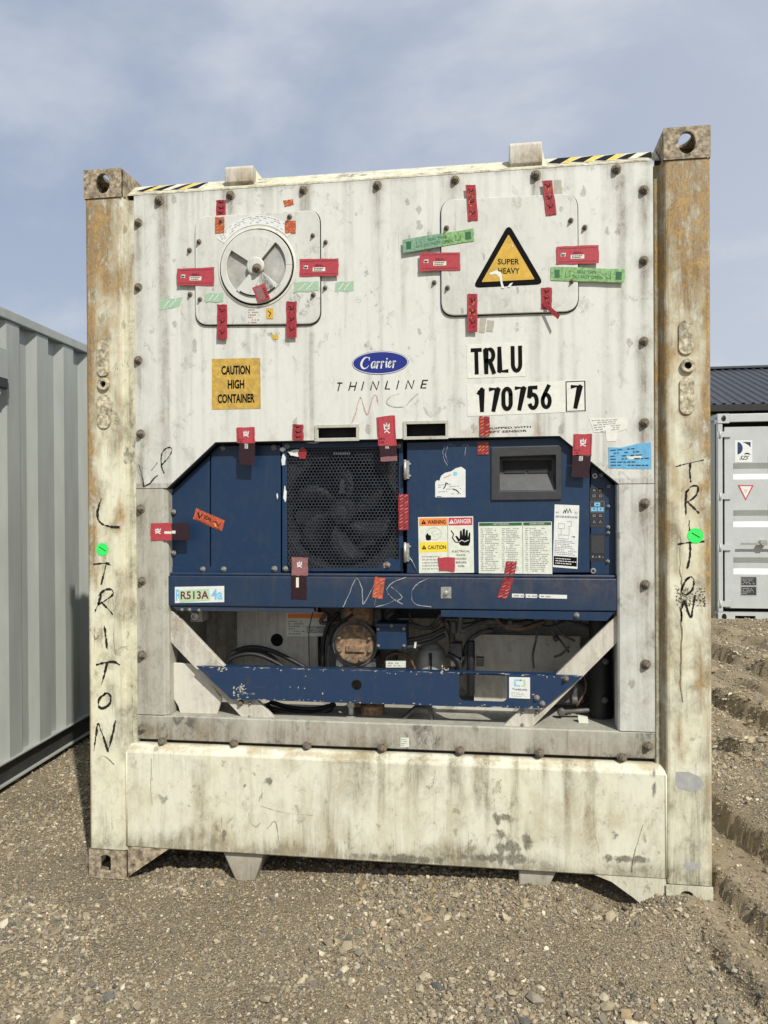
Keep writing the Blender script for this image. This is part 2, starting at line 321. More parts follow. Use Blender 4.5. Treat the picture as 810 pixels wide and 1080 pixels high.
TAPEY = ('red seal tape', 'dark red seal tape', 'orange red tape', 'green seal tape', 'dusty pink tape end', 'grey tape', 'smoky clear tape')
class Decal:
    """thin film in front of an upright plane; u,v run 0..1 across a quad given in photograph pixels projected on that plane"""
    def __init__(s, quad, Y, thick=.0008, world=False):
        s.q = [Vector((a, 0, b)) for a, b in (quad if world else PP(quad, Y))]; s.Y = Y; s.t = thick; s.mb = MB(); s.lv = 0
    def map(s, u, v):
        tl, tr, br, bl = s.q; return (tl*(1-u)+tr*u)*(1-v)+(bl*(1-u)+br*u)*v
    def base(s, m, jag=None):
        s.mb.mat(m)
        if jag is None and m.name.split('.')[0] in TAPEY:
            r = random.Random(int(abs(s.q[0].x*7919+s.q[0].z*104729)*10)); W_, H_ = (s.q[1]-s.q[0]).length, (s.q[3]-s.q[0]).length; e = .0016
            jag = [(k/5+(0 if k in (0, 5) else r.uniform(-.03, .03)), r.uniform(-e, e)/H_) for k in range(6)]+[(1+r.uniform(-e, e)/W_, k/5) for k in range(1, 5)]+[(1-k/5, 1+r.uniform(-e, e)/H_) for k in range(6)]+[(r.uniform(-e, e)/W_, 1-k/5) for k in range(1, 5)]
        p = [(0, 0), (1, 0), (1, 1), (0, 1)] if jag is None else jag
        w = [s.map(*a) for a in p]; s.mb.prism([(a.x, a.z) for a in w], s.Y, s.Y-s.t); s.lv = 0; return s
    def _y(s): return s.Y-s.t-.0005-.00035*s.lv
    def poly(s, m, pts):
        s.mb.mat(m); w = [s.map(*a) for a in pts]; a = sum(w[i].x*w[(i+1) % len(w)].z-w[(i+1) % len(w)].x*w[i].z for i in range(len(w)))
        if a < 0: w = w[::-1]
        s.mb.add([(p.x, s._y(), p.z) for p in w], [tuple(range(len(w)))]); return s
    def rect(s, m, u0, v0, u1, v1): return s.poly(m, [(u0, v0), (u1, v0), (u1, v1), (u0, v1)])
    def up(s): s.lv += 1; return s
    def text(s, m, txt, u0, v0, u1, v1, bold=0.0, shear=0.0):
        vs, fs = text_geo(txt, bold); xs = [a for a, b in vs]; ys = [b for a, b in vs]; x0, x1, y0, y1 = min(xs), max(xs), min(ys), max(ys)
        s.mb.mat(m); pts = []
        for a, b in vs:
            h = (b-y0)/(y1-y0); w = s.map(u0+(u1-u0)*((a-x0)/(x1-x0))*(1-shear)+(u1-u0)*shear*h, v1+(v0-v1)*h); pts.append((w.x, s._y(), w.z))
        s.mb.add(pts, fs); return s
    def stroke(s, m, pts, w):      # pts in u,v ; w in metres
        s.mb.mat(m); P = [s.map(*p) for p in pts]; ribbon(s.mb, P, w, s._y()); return s
    def lines(s, m, u0, v0, u1, v1, n, fill=.6, seed=0, h=.5):     # rows of fine print
        r = random.Random(seed); s.mb.mat(m)
        for i in range(n):
            v = v0+(v1-v0)*(i+.5)/n; hh = (v1-v0)/n*h*.5; u = u0; end = u0+(u1-u0)*(r.uniform(.55, 1))
            while u < end:
                du = (u1-u0)*r.uniform(.04, .16)
                if r.random() < fill+.25: s.rect(m, u, v-hh, min(u+du, u1), v+hh)
                u += du+(u1-u0)*.03
        return s
    def build(s, name, parent, label=None, flatten=True): return s.mb.build(name, None, parent, label=label)

def ribbon(mb, P, w, y, taper=False):
    n = len(P); vs = []; fs = []
    for i, p in enumerate(P):
        d = (P[min(i+1, n-1)]-P[max(i-1, 0)]); d.y = 0; d = d.normalized() if d.length > 1e-7 else Vector((1, 0, 0)); nn = Vector((-d.z, 0, d.x))
        ww = w if not hasattr(w, '__len__') else w[i]
        q = p.copy()
        if i == 0: q = q-d*ww*.3
        if i == n-1: q = q+d*ww*.3
        k = 1.0
        if 0 < i < n-1:
            a = (P[i]-P[i-1]); b = (P[i+1]-P[i]); a.y = b.y = 0
            if a.length > 1e-7 and b.length > 1e-7: k = min(1.6, 1/max(.5, math.cos(a.angle(b)/2)))
        vs += [(q.x-nn.x*ww*.5*k, y, q.z-nn.z*ww*.5*k), (q.x+nn.x*ww*.5*k, y, q.z+nn.z*ww*.5*k)]
    for i in range(n-1): fs.append((2*i, 2*i+2, 2*i+3, 2*i+1))
    mb.add(vs, fs)

def smooth_pts(pts, n=6):
    if len(pts) < 3: return pts
    out_ = []; P = [Vector((a, b)) for a, b in pts]; P = [P[0]*2-P[1]]+P+[P[-1]*2-P[-2]]
    for i in range(1, len(P)-2):
        for k in range(n):
            t = k/n; a, b, c, d = P[i-1], P[i], P[i+1], P[i+2]
            out_.append(.5*((2*b)+(c-a)*t+(2*a-5*b+4*c-d)*t*t+(3*b-a-3*c+d)*t**3))
    out_.append(P[-2]); return [(p.x, p.y) for p in out_]

def marks(name, strokes, Y, w, mat, parent, smooth=False, label=None, jitter=.0, seed=1):
    """handwriting or painted letters: list of pixel polylines on the plane y = Y; w in metres"""
    mb = MB(); mb.mat(mat); r = random.Random(seed)
    for st in strokes:
        pp = smooth_pts(st) if smooth else st
        P = []
        for a, b in pp: x, z = xz(a, b, Y); P.append(Vector((x+r.uniform(-1, 1)*jitter, 0, z)))
        if jitter:
            Q = []
            for i in range(len(P)-1): Q += [P[i].lerp(P[i+1], t) for t in (0, .5)]
            P = Q+[P[-1]]; seg_ = []; cur = []; wv = 1.0
            for p_ in P:
                wv = min(1.45, max(.30, wv+r.uniform(-.5, .5))); cur.append((p_, w*wv))
            if len(cur) > 1: seg_.append(cur)
            for c_ in seg_:
                if len(c_) > 1: ribbon(mb, [a for a, b in c_], [b for a, b in c_], Y-.0012)
        else: ribbon(mb, P, w, Y-.0012)
    return mb.build(name, None, parent, label=label)

def quadc(cx, cy, w, h, ang=0.0):
    c, s_ = math.cos(rad(ang)), math.sin(rad(ang))
    return [(cx+x*c-y*s_, cy+x*s_+y*c) for x, y in ((-w/2, -h/2), (w/2, -h/2), (w/2, h/2), (-w/2, h/2))]
def rbox(x0, y0, x1, y1, sl=0.0): return [(x0, y0+sl), (x1, y0), (x1, y1), (x0, y1+sl)]
def rrect(x0, z0, x1, z1, r, n=6):
    out_ = []
    for cx, cz, a0 in ((x1-r, z1-r, 0), (x0+r, z1-r, 90), (x0+r, z0+r, 180), (x1-r, z0+r, 270)):
        for k in range(n+1): a = rad(a0+90*k/n); out_.append((cx+r*math.cos(a), cz+r*math.sin(a)))
    return out_

def hexbolt_mb(r=.014, h=.013, washer=.021, dome=False):
    mb = MB(); mb.lathe((0, 0, 0), [(washer, 0), (washer, -.003), (washer*.9, -.004)], 18)
    n = 6 if not dome else 14
    mb.lathe((0, -.004, 0), [(r, 0), (r, -h*.8), (r*.85, -h)], n)
    mb.lathe((0, -.004-h, 0), [(r*.55, 0), (r*.5, -.006), (r*.3, -.007)], 10)
    return mb
_bm = {}
def bolt(px, py, Y, parent, kind='big', name='bolt'):
    if kind not in _bm:
        mb, mt = {'big': (hexbolt_mb(.0130, .013, .0185), M['bolt']), 'small': (hexbolt_mb(.0065, .007, .0095), M['bolt']),
                  'pale': (hexbolt_mb(.008, .005, .0115, True), M['bolt_pale']), 'tiny': (hexbolt_mb(.0045, .003, .007, True), M['bolt_pale']),
                  'flange': (hexbolt_mb(.009, .010, .012), M['bolt'])}[kind]
        o = mb.build(name, mt, parent, recalc=True); _bm[kind] = o.data
    else:
        o = bpy.data.objects.new(name, _bm[kind]); COL.objects.link(o); o.parent = parent
    x, z = xz(px, py, Y); o.location = (x, Y, z); o.rotation_euler = (0, random.uniform(0, 1), 0)
    s_ = random.uniform(.92, 1.08); o.scale = (s_, s_, s_); return o

# ================================================================== GROUND
def gz(x, y):
    x = np.asarray(x, float); y = np.asarray(y, float)
    b = np.interp(x, [-2.4, -1.9, -.9, -.55, 0, .5, 1.0, 1.6, 3.5, 60], [-.035, -.02, .0, .018, .045, .070, .075, .075, .08, .08])
    b = b*np.where(x > -.7, np.interp(y, [-1.2, -.4, 0], [.45, .8, 1.0]), 1)
    wob = (fbm(y*1.6+3, x*.8, 5, 3)-.5)*.09+(fbm(y*15, x*15, 8, 3)-.5)*.026+(fbm(y*50, x*50, 9, 2)-.5)*.026
    w = (x*.968+y*.25)+wob; right = sstep(1.0, 1.12, x+.12*sstep(0, -.6, y))
    fade = np.interp(y, [-1.5, 0, 1.5, 5, 7], [1, 1, .95, .8, .2])
    st = .066*sstep(1.225, 1.255, w)+.088*sstep(1.46, 1.495, w)-.045*sstep(1.6, 1.9, w)-.03*sstep(1.9, 2.3, w)
    tr = -.022*np.exp(-((w-1.17)/.05)**2)-.022*np.exp(-((w-1.41)/.05)**2)
    b = b+right*(st+tr)*fade
    b = b-right*.035*np.exp(-((w-1.02)/.03)**2)*sstep(-.18, -.28, y)+right*.022*np.exp(-((w-1.09)/.05)**2)*(y < -.1)
    for w0, a_, y0_, y1_ in ((2.02, .08, .8, 3.2), (2.50, .09, 1.2, 4.4), (2.95, .05, 2.0, 5.0), (3.42, .085, 2.6, 6.0), (4.2, .05, 3.5, 6.6)):
        b = b+a_*(sstep(w0, w0+.05, w)-sstep(w0+.12, w0+.55, w)-.5*np.exp(-((w-w0+.05)/.07)**2))*sstep(y0_, y0_+.5, y)*sstep(y1_, y1_-.6, y)*sstep(1.25, 1.5, x)*(.15+1.1*sstep(.32, .62, fbm(y*2.6+w0, x*.8, 14, 3)))
    b = b+.010*np.exp(-(((x-1.17)/.10)**2+((y+.02)/.09)**2))
    b = b-.085*np.exp(-((((x-.86)-.1*(y))/.115)**2+((y-.01)/.10)**2))
    far = sstep(1.2, 1.6, x)*sstep(.6, 1.4, y)
    b = b+far*.045*(fbm(x*1.3, y*1.3, 77, 4)-.5)*np.interp(y, [0, 1, 6, 8], [0, 1, 1, .2])
    b = b+.012*(fbm(x*5, y*5, 21, 3)-.5)+.007*(fbm(x*22, y*22, 22, 3)-.5)+.005*(fbm(x*50, y*50, 23, 2)-.5)
    clod = sstep(.5, .8, fbm(x*34, y*34, 40, 3))*.014*sstep(1.0, 1.3, x)*(y > -.2)*sstep(.35, .6, fbm(x*5, y*5, 44, 2))
    return b+clod

def ground_material():
    m, t, b = newmat('gravelly dirt'); n = t.nodes.new; l = t.links.new; b.inputs['Roughness'].default_value = .92; b.inputs['Specular IOR Level'].default_value = .25
    co = n('ShaderNodeTexCoord')
    def vor(scale, feat='F1'):
        v = n('ShaderNodeTexVoronoi'); v.inputs['Scale'].default_value = scale; v.feature = feat; l(co.outputs['Object'], v.inputs['Vector']); return v
    def noi(scale, d=6, r=.6):
        v = n('ShaderNodeTexNoise'); v.inputs['Scale'].default_value = scale; v.inputs['Detail'].default_value = d; v.inputs['Roughness'].default_value = r; l(co.outputs['Object'], v.inputs['Vector']); return v
    v1 = vor(85); v2 = vor(210); big = noi(1.3, 5); mid = noi(14, 8, .7); fin = noi(300, 3, .6)
    ramp = n('ShaderNodeValToRGB'); s2 = n('ShaderNodeSeparateColor'); l(v2.outputs['Color'], s2.inputs[0]); l(s2.outputs[0], ramp.inputs[0]); cr = ramp.color_ramp; cr.interpolation = 'CONSTANT'
    cols = [(0, (.235, .188, .118)), (.22, (.30, .24, .155)), (.42, (.185, .150, .10)), (.58, (.35, .285, .19)), (.72, (.25, .20, .13)), (.86, (.12, .105, .088)), (.93, (.46, .40, .30))]
    cr.elements[0].color = (*cols[0][1], 1); cr.elements[1].position = cols[1][0]; cr.elements[1].color = (*cols[1][1], 1)
    for p, c in cols[2:]: e = cr.elements.new(p); e.color = (*c, 1)
    base = n('ShaderNodeMix'); base.data_type = 'RGBA'; rb = n('ShaderNodeMapRange'); rb.inputs[1].default_value = .35; rb.inputs[2].default_value = .65; l(mid.outputs[0], rb.inputs[0]); l(rb.outputs[0], base.inputs[0]); base.inputs[6].default_value = (.235, .188, .118, 1); base.inputs[7].default_value = (.325, .262, .170, 1)
    at_ = n('ShaderNodeAttribute'); at_.attribute_name = 'wear'; sp = n('ShaderNodeSeparateColor'); l(at_.outputs['Color'], sp.inputs[0])
    mx_ = n('ShaderNodeMix'); mx_.data_type = 'RGBA'; l(sp.outputs[0], mx_.inputs[0]); l(ramp.outputs[0], mx_.inputs[6]); l(base.outputs[2], mx_.inputs[7])
    r2 = n('ShaderNodeMapRange'); r2.inputs[1].default_value = .3; r2.inputs[2].default_value = .7; r2.inputs[3].default_value = .82; r2.inputs[4].default_value = 1.18; l(big.outputs[0], r2.inputs[0])
    mu = n('ShaderNodeMix'); mu.data_type = 'RGBA'; mu.blend_type = 'MULTIPLY'; mu.inputs[0].default_value = 1; l(mx_.outputs[2], mu.inputs[6]); l(r2.outputs[0], mu.inputs[7]); l(mu.outputs[2], b.inputs['Base Color'])
    def math_(o, x, y):
        q = n('ShaderNodeMath'); q.operation = o
        for i, v in enumerate((x, y)):
            if isinstance(v, (int, float)): q.inputs[i].default_value = v
            else: l(v, q.inputs[i])
        return q.outputs[0]
    h = math_('ADD', math_('MULTIPLY', v1.outputs['Distance'], -.6), math_('MULTIPLY', v2.outputs['Distance'], -.5)); h = math_('MULTIPLY', h, math_('SUBTRACT', 1.05, sp.outputs[0]))
    h = math_('ADD', h, math_('MULTIPLY', fin.outputs[0], .5)); h = math_('ADD', h, math_('MULTIPLY', mid.outputs[0], .8))
    bu = n('ShaderNodeBump'); bu.inputs['Strength'].default_value = 1.0; bu.inputs['Distance'].default_value = .010; l(h, bu.inputs['Height']); l(bu.outputs[0], b.inputs['Normal'])
    return m
def mud(x, y):      # 1 where tyres pressed smooth dirt, 0 where loose gravel lies
    w = x*.968+y*.25+(fbm(y*3+3, x*2, 5, 3)-.5)*.12
    m_ = sstep(1.0, 1.1, w)*(1-.9*sstep(1.45, 1.55, w))*sstep(.95, 1.1, x+.1)
    far = sstep(1.2, 1.5, x)*sstep(.8, 1.5, y)*sstep(.42, .60, fbm(x*1.8, y*1.1, 61, 3))
    return np.clip(np.maximum(m_, far*.85)+.30*sstep(.50, .66, fbm(x*1.7+4, y*1.7, 66, 3))*(x < 1.0), 0, 1)
def axis(a, b, fine, outs_lo, outs_hi):
    c = np.arange(a, b, fine); return np.concatenate([np.array(sorted(outs_lo)), c, np.array(sorted(outs_hi))])
gx = axis(-2.7, 2.3, .0135, [-300, -120, -50, -22, -12, -8, -6, -5, -4.2, -3.6, -3.2, -2.95], list(np.arange(2.32, 4.6, .04))+[5, 6, 7.5, 10, 14, 22, 50, 120, 300])
gy = axis(-1.3, 2.4, .0135, [-300, -120, -50, -22, -12, -8, -6, -4.5, -3.5, -2.8, -2.3, -2, -1.8, -1.6, -1.45], list(np.arange(2.43, 8.0, .035))+[8.5, 9.5, 11, 13, 16, 20, 26, 50, 120, 300, 600])
X, Y = np.meshgrid(gx, gy); Z = gz(X, Y); nx, ny = len(gx), len(gy)
me = bpy.data.meshes.new('ground'); me.vertices.add(nx*ny); me.vertices.foreach_set('co', np.stack([X, Y, Z], -1).ravel())
i = np.arange(nx-1)[None, :]+np.arange(ny-1)[:, None]*nx; q = np.stack([i, i+1, i+1+nx, i+nx], -1).reshape(-1, 4)
me.loops.add(q.size); me.loops.foreach_set('vertex_index', q.ravel().astype(np.int32)); me.polygons.add(len(q))
me.polygons.foreach_set('loop_start', np.arange(0, q.size, 4, dtype=np.int32)); me.polygons.foreach_set('loop_total', np.full(len(q), 4, np.int32)); me.polygons.foreach_set('use_smooth', np.ones(len(q), bool)); me.update(); me.validate()
add_wear(me, lambda x, y, z: np.stack([mud(x, y), x*0, x*0]))
me.materials.append(ground_material()); g = bpy.data.objects.new('ground', me); COL.objects.link(g); g['kind'] = 'structure'

def stones(name, regions, label, cat, rmed, rmax, seed):
    rg = np.random.default_rng(seed); pts = []
    for x0, x1, y0, y1, n_, rm in regions:
        x = rg.uniform(x0, x1, n_*3); y = rg.uniform(y0, y1, n_*3)
        dens = (.45+.55*sstep(.38, .62, fbm(x*2.6+8, y*2.6, 91, 3)))*(1-.5*mud(x, y))
        k = rg.random(n_*3) < dens; x, y = x[k][:n_], y[k][:n_]
        r = np.clip(rm*np.exp(rg.normal(0, .48, len(x))), rm*.45, rmax); r *= .85+.35*sstep(.45, .7, fbm(x*2.6+8, y*2.6, 91, 3))
        pts.append(np.stack([x, y, r], -1))
    p = np.concatenate(pts); n_ = len(p)
    t = (1+5**.5)/2
    ico = np.array([(-1,t,0),(1,t,0),(-1,-t,0),(1,-t,0),(0,-1,t),(0,1,t),(0,-1,-t),(0,1,-t),(t,0,-1),(t,0,1),(-t,0,-1),(-t,0,1)])/math.sqrt(1+t*t)
    F = np.array([(0,11,5),(0,5,1),(0,1,7),(0,7,10),(0,10,11),(1,5,9),(5,11,4),(11,10,2),(10,7,6),(7,1,8),(3,9,4),(3,4,2),(3,2,6),(3,6,8),(3,8,9),(4,9,5),(2,4,11),(6,2,10),(8,6,7),(9,8,1)])
    V = ico[None]*np.clip(1+rg.normal(0, .27, (n_, 12, 1)), .45, 1.6)
    V = V*np.stack([rg.uniform(.8, 1.45, n_), rg.uniform(.65, 1.05, n_), rg.uniform(.48, .95, n_)], -1)[:, None, :]
    a = rg.uniform(0, 2*np.pi, n_); tl = rg.normal(0, .35, n_); ca, sa, ct, st_ = np.cos(a), np.sin(a), np.cos(tl), np.sin(tl)
    x, y, z = V[..., 0], V[..., 1], V[..., 2]; x, z = x*ct[:, None]-z*st_[:, None], x*st_[:, None]+z*ct[:, None]
    x, y = x*ca[:, None]-y*sa[:, None], x*sa[:, None]+y*ca[:, None]
    V = np.stack([x, y, z], -1)*p[:, 2][:, None, None]
    V[..., 0] += p[:, 0][:, None]; V[..., 1] += p[:, 1][:, None]; V[..., 2] += (gz(p[:, 0], p[:, 1])+p[:, 2]*rg.uniform(.05, .5, n_))[:, None]
    me = bpy.data.meshes.new(name); me.vertices.add(n_*12); me.vertices.foreach_set('co', V.ravel())
    f = (F[None]+(np.arange(n_)*12)[:, None, None]).reshape(-1, 3); me.loops.add(f.size); me.loops.foreach_set('vertex_index', f.ravel().astype(np.int32))
    me.polygons.add(len(f)); me.polygons.foreach_set('loop_start', np.arange(0, f.size, 3, dtype=np.int32)); me.polygons.foreach_set('loop_total', np.full(len(f), 3, np.int32)); me.polygons.foreach_set('use_smooth', np.zeros(len(f), bool)); me.update()
    pal = np.array([(.25,.205,.135),(.20,.165,.11),(.31,.26,.18),(.19,.165,.125),(.13,.115,.095),(.40,.345,.245),(.26,.19,.11),(.47,.41,.31),(.22,.18,.12),(.105,.10,.092)])
    ci = rg.choice(len(pal), n_, p=[.22,.18,.15,.13,.06,.08,.07,.03,.05,.03]); c = pal[ci]*rg.uniform(.85, 1.45, (n_, 1)); full = np.ones((n_, 12, 4)); full[..., :3] = c[:, None, :]
    at_ = me.attributes.new('tone', 'FLOAT_COLOR', 'POINT'); at_.data.foreach_set('color', full.ravel())
    m, t_, b = newmat(name+' stone'); nn = t_.nodes.new('ShaderNodeAttribute'); nn.attribute_name = 'tone'; b.inputs['Roughness'].default_value = .85; b.inputs['Specular IOR Level'].default_value = .3
    no = t_.nodes.new('ShaderNodeTexNoise'); no.inputs['Scale'].default_value = 250; no.inputs['Detail'].default_value = 4; mr_ = t_.nodes.new('ShaderNodeMapRange'); mr_.inputs[3].default_value = .65; mr_.inputs[4].default_value = 1.35
    t_.links.new(no.outputs[0], mr_.inputs[0]); mu = t_.nodes.new('ShaderNodeMix'); mu.data_type = 'RGBA'; mu.blend_type = 'MULTIPLY'; mu.inputs[0].default_value = 1
    t_.links.new(nn.outputs['Color'], mu.inputs[6]); t_.links.new(mr_.outputs[0], mu.inputs[7]); t_.links.new(mu.outputs[2], b.inputs['Base Color'])
    me.materials.append(m); o = bpy.data.objects.new(name, me); COL.objects.link(o); o['kind'] = 'stuff'; o['label'] = label; o['category'] = cat
stones('gravel', [(-2.5, 1.75, -1.2, .12, 85000, .0026), (-2.4, -1.15, .1, 2.4, 26000, .0030), (1.0, 2.3, -.9, 3, 42000, .0034), (1.5, 4.2, 3, 7.4, 16000, .006), (-1.2, 1.2, .1, .5, 6000, .004),
                  (-2.5, 1.75, -1.2, .05, 4200, .0055), (-2.5, 1.75, -1.2, .05, 110, .0085), (-2.4, -1.2, .1, 2.2, 900, .007), (1.2, 2.6, .1, 3.5, 900, .009)],
       'loose tan and grey gravel scattered over the dirt yard', 'gravel', .005, .019, 5)

# ================================================================== casting (corner block with its openings)
def casting_mb(x0, x1, y0, y1, z0, z1, side, top=True, frontslot='oval', t=.014):
    """hollow corner block: front plate, outer side plate and top or bottom plate have openings; side = +1 when the outer side is +x"""
    mb = MB()
    def holed(hole, rect, put):
        # ring of quads between rectangle and hole outline
        n_ = len(hole); cx = sum(p[0] for p in hole)/n_; cy = sum(p[1] for p in hole)/n_; outer = []
        a0, b0, a1, b1 = rect; angs = [math.atan2(v-cy, u-cx) for u, v in hole]
        for an in angs:
            dx, dy = math.cos(an), math.sin(an); ts = []
            if dx > 1e-9: ts.append((a1-cx)/dx)
            if dx < -1e-9: ts.append((a0-cx)/dx)
            if dy > 1e-9: ts.append((b1-cy)/dy)
            if dy < -1e-9: ts.append((b0-cy)/dy)
            q = min(ts); outer.append((cx+dx*q, cy+dy*q))
        # snap the nearest to each corner
        for c in ((a0, b0), (a1, b0), (a1, b1), (a0, b1)):
            k = min(range(n_), key=lambda i: (outer[i][0]-c[0])**2+(outer[i][1]-c[1])**2); outer[k] = c
        vs = [put(u, v, 0) for u, v in outer]+[put(u, v, 0) for u, v in hole]+[put(u, v, 1) for u, v in hole]+[put(u, v, 1) for u, v in outer]
        fs = []
        for i in range(n_):
            j = (i+1) % n_; fs += [(i, j, n_+j, n_+i), (n_+i, n_+j, 2*n_+j, 2*n_+i), (2*n_+i, 2*n_+j, 3*n_+j, 3*n_+i)]
        mb.add(vs, fs)
    w, h, d = x1-x0, z1-z0, y1-y0
    def oval(cx, cy, rx, ry, n_=24): return [(cx+rx*math.cos(2*math.pi*k/n_), cy+ry*math.sin(2*math.pi*k/n_)) for k in range(n_)]
    def arch(cx, cy, rx, ry, n_=24): return [(cx+rx*max(-.85, min(.85, 1.25*math.cos(2*math.pi*k/n_))), cy+ry*(math.sin(2*math.pi*k/n_) if math.sin(2*math.pi*k/n_) > 0 else max(-.8, 1.2*math.sin(2*math.pi*k/n_)))) for k in range(n_)]
    cxf = (x0+x1)/2; czf = (z0+z1)/2
    fh = oval(cxf, czf, .030, .040) if frontslot == 'oval' else arch(cxf-.01, czf+.0, .026, .036)
    holed(fh, (x0, z0, x1, z1), lambda u, v, k: (u, y0+k*t, v))
    xo, xi = (x1, x0) if side > 0 else (x0, x1)
    holed(oval((y0+y1)/2, czf, .042, .034), (y0+t*.5, z0, y1, z1), lambda u, v, k: (xo-side*k*t, u, v))
    mb.box(xi, xi+side*t, y0+t, y1, z0, z1); mb.box(x0+t, x1-t, y1-t, y1-.001, z0+.001, z1-.001)
    zt = z1 if top else z0; sg = -1 if top else 1
    holed(oval(cxf, (y0+y1)/2, .032, .060), (x0+t, y0+t, x1-t, y1-t), lambda u, v, k: (u, v, zt+sg*k*t))
    zb = z0 if top else z1
    mb.box(x0+t, x1-t, y0+t, y1-t, zb, zb-sg*t*.9)
    return mb

# ================================================================== GREY BOX CONTAINERS
CG, CG2 = M['cgrey'], M['cgrey2']
def corrugated(mb, L0, L1, z0, z1, phase, depth=.036, y=.012, a=.13, s_=.06, b=.07):
    u = phase-math.ceil((phase-L0)/.32)*.32; pts = [(L0, y)]
    while u < L1:
        for du, yy in ((0, y), (a, y), (a+s_, y+depth), (a+s_+b, y+depth)):
            if L0 < u+du < L1: pts.append((u+du, yy))
        u += a+2*s_+b
    pts.append((L1, y)); n_ = len(pts)
    vs = [(p, q_, z0) for p, q_ in pts]+[(p, q_, z1) for p, q_ in pts]+[(p, q_+.004, z0) for p, q_ in pts]+[(p, q_+.004, z1) for p, q_ in pts]
    fs = [(i, i+1, n_+i+1, n_+i) for i in range(n_-1)]+[(3*n_+i, 3*n_+i+1, 2*n_+i+1, 2*n_+i) for i in range(n_-1)]
    mb.add(vs, fs)
# ---- long grey container on the left (local x runs along its side, local y into it)
ax0, ax1 = -1.15, 4.91; Hc = 2.615
lc = empty('shipping_container', (-2.211, .8653, 0), rad(93.44), 'plain grey corrugated container whose long side runs beside the white refrigerated one', 'shipping container')
mb = MB(); corrugated(mb, ax0+.12, ax1-.12, .135, 2.556, .118); mb.build('side_wall', CG, lc)
mb = MB(); corrugated(mb, ax0+.12, ax1-.12, .135, 2.556, .118, y=0); o = mb.build('side_wall', CG, lc); o.location = (ax0+ax1, 2.438-.05, 0); o.location.y = 2.438-.012; o.rotation_euler = (0, 0, math.pi)
mb = MB().box(ax0+.1, ax1-.1, .0, .06, 2.558, Hc); mb.build('top_rail', CG, lc, bevel=.006)
mb = MB().box(ax0+.1, ax1-.1, 2.378, 2.438, 2.558, Hc); mb.build('top_rail', CG, lc, bevel=.006)
def crail(mb, y, sg):
    mb.profile([(y, .135), (y+sg*.075, .135), (y+sg*.075, .129), (y+sg*.034, .129), (y+sg*.034, .012), (y-sg*.0, .012), (y, .006), (y+sg*.04, .006), (y+sg*.04, .123), (y, .129)], ax0+.16, ax1-.16)
mb = MB().mat(CG).box(ax0+.16, ax1-.16, -.001, .075, .127, .1345).mat(M['cdark']).box(ax0+.16, ax1-.16, .028, .036, .012, .1265).mat(CG).box(ax0+.16, ax1-.16, .004, .040, .004, .0115)  # dark web colour carries the shade below the top flange
mb.build('bottom_rail', None, lc)
mb = MB().mat(CG).box(ax0+.16, ax1-.16, 2.363, 2.438, .127, .1345).mat(M['cdark']).box(ax0+.16, ax1-.16, 2.40, 2.408, .012, .1265); mb.build('bottom_rail', None, lc)
for xx in (ax0, ax1-.16):
    for yy in (0, 2.276):
        mb = MB().box(xx+.004, xx+.156, yy+.004, yy+.158, .118, Hc-.10); mb.build('corner_post', CG, lc, bevel=.01)
        sd_ = 1
        for zz, tp in ((0, False), (Hc-.10, True)):
            c_ = casting_mb(xx, xx+.16, yy, yy+.162, zz+(.004 if tp else 0), zz+.118, -1 if xx < 0 else 1, tp); c_.build('corner_casting', CG, lc, recalc=True)
for xx in (ax0+.02, ax1-.06):
    MB().box(xx, xx+.04, .16, 2.278, .135, 2.53).build('end_wall', CG, lc)
MB().box(ax0+.02, ax1-.02, .062, 2.376, 2.575, 2.60).build('roof', CG, lc)
MB().box(ax0+.16, ax1-.16, .076, 2.362, .03, .13).build('underframe', M['cdark'], lc)
# small ventilator near the top of the side
mb = MB().mat(CG2).box(-.06, .005, -.010, .012, 2.13, 2.42).box(.005, .014, -.016, .012, 2.13, 2.43); vb = mb.build('ventilator', None, lc, bevel=.002)
mb = MB().mat(CG).profile([(.010, 2.40), (-.022, 2.385), (-.026, 2.20), (.010, 2.185)], -.052, .075); mb.build('ventilator_hood', None, vb, bevel=.003)
MB().mat(M['charcoal']).profile([(-.012, 2.225), (-.030, 2.222), (-.030, 2.17), (-.012, 2.16)], -.03, .06).build('ventilator_mouth', None, vb, bevel=.003)
for zz in (2.14, 2.425): MB().cyl((.03, -.004, zz), (.03, .012, zz), .006, 8).build('rivet', M['zinc'], vb)

# ---- grey container seen from its door end on the right
rx, ry, rz_ = 3.07, 7.3, .066
rc = empty('shipping_container', (rx, ry, rz_), 0, 'pale grey container seen from its closed door end, with a round black and white sticker', 'shipping container')
def rp(px, py): a = at(px, py, ry); return float(a[0])-rx, float(a[2])-rz_
Wc, Hh, Lc = 2.438, 2.591, 6.06
for xx, sd_ in ((.06, -1), (Wc-.102, 1)):
    x_a = 0.078 if sd_ < 0 else Wc-.162
    for zz, tp in ((0, False), (Hh-.118, True)):
        casting_mb(x_a, x_a+.14, 0, .17, zz, zz+.118, sd_, tp).build('corner_casting', CG2, rc, recalc=True)
    MB().box(x_a+.004, x_a+.06 if sd_ < 0 else x_a+.136, .01, .10, .118, Hh-.118).build('corner_post', CG2, rc, bevel=.006) if sd_ < 0 else MB().box(x_a+.08, x_a+.136, .01, .10, .118, Hh-.118).build('corner_post', CG2, rc, bevel=.006)
XL, XR = .078, Wc-.022
MB().box(XL+.14, XR-.14, .012, .09, Hh-.105, Hh-.004).build('door_header', CG2, rc, bevel=.006)
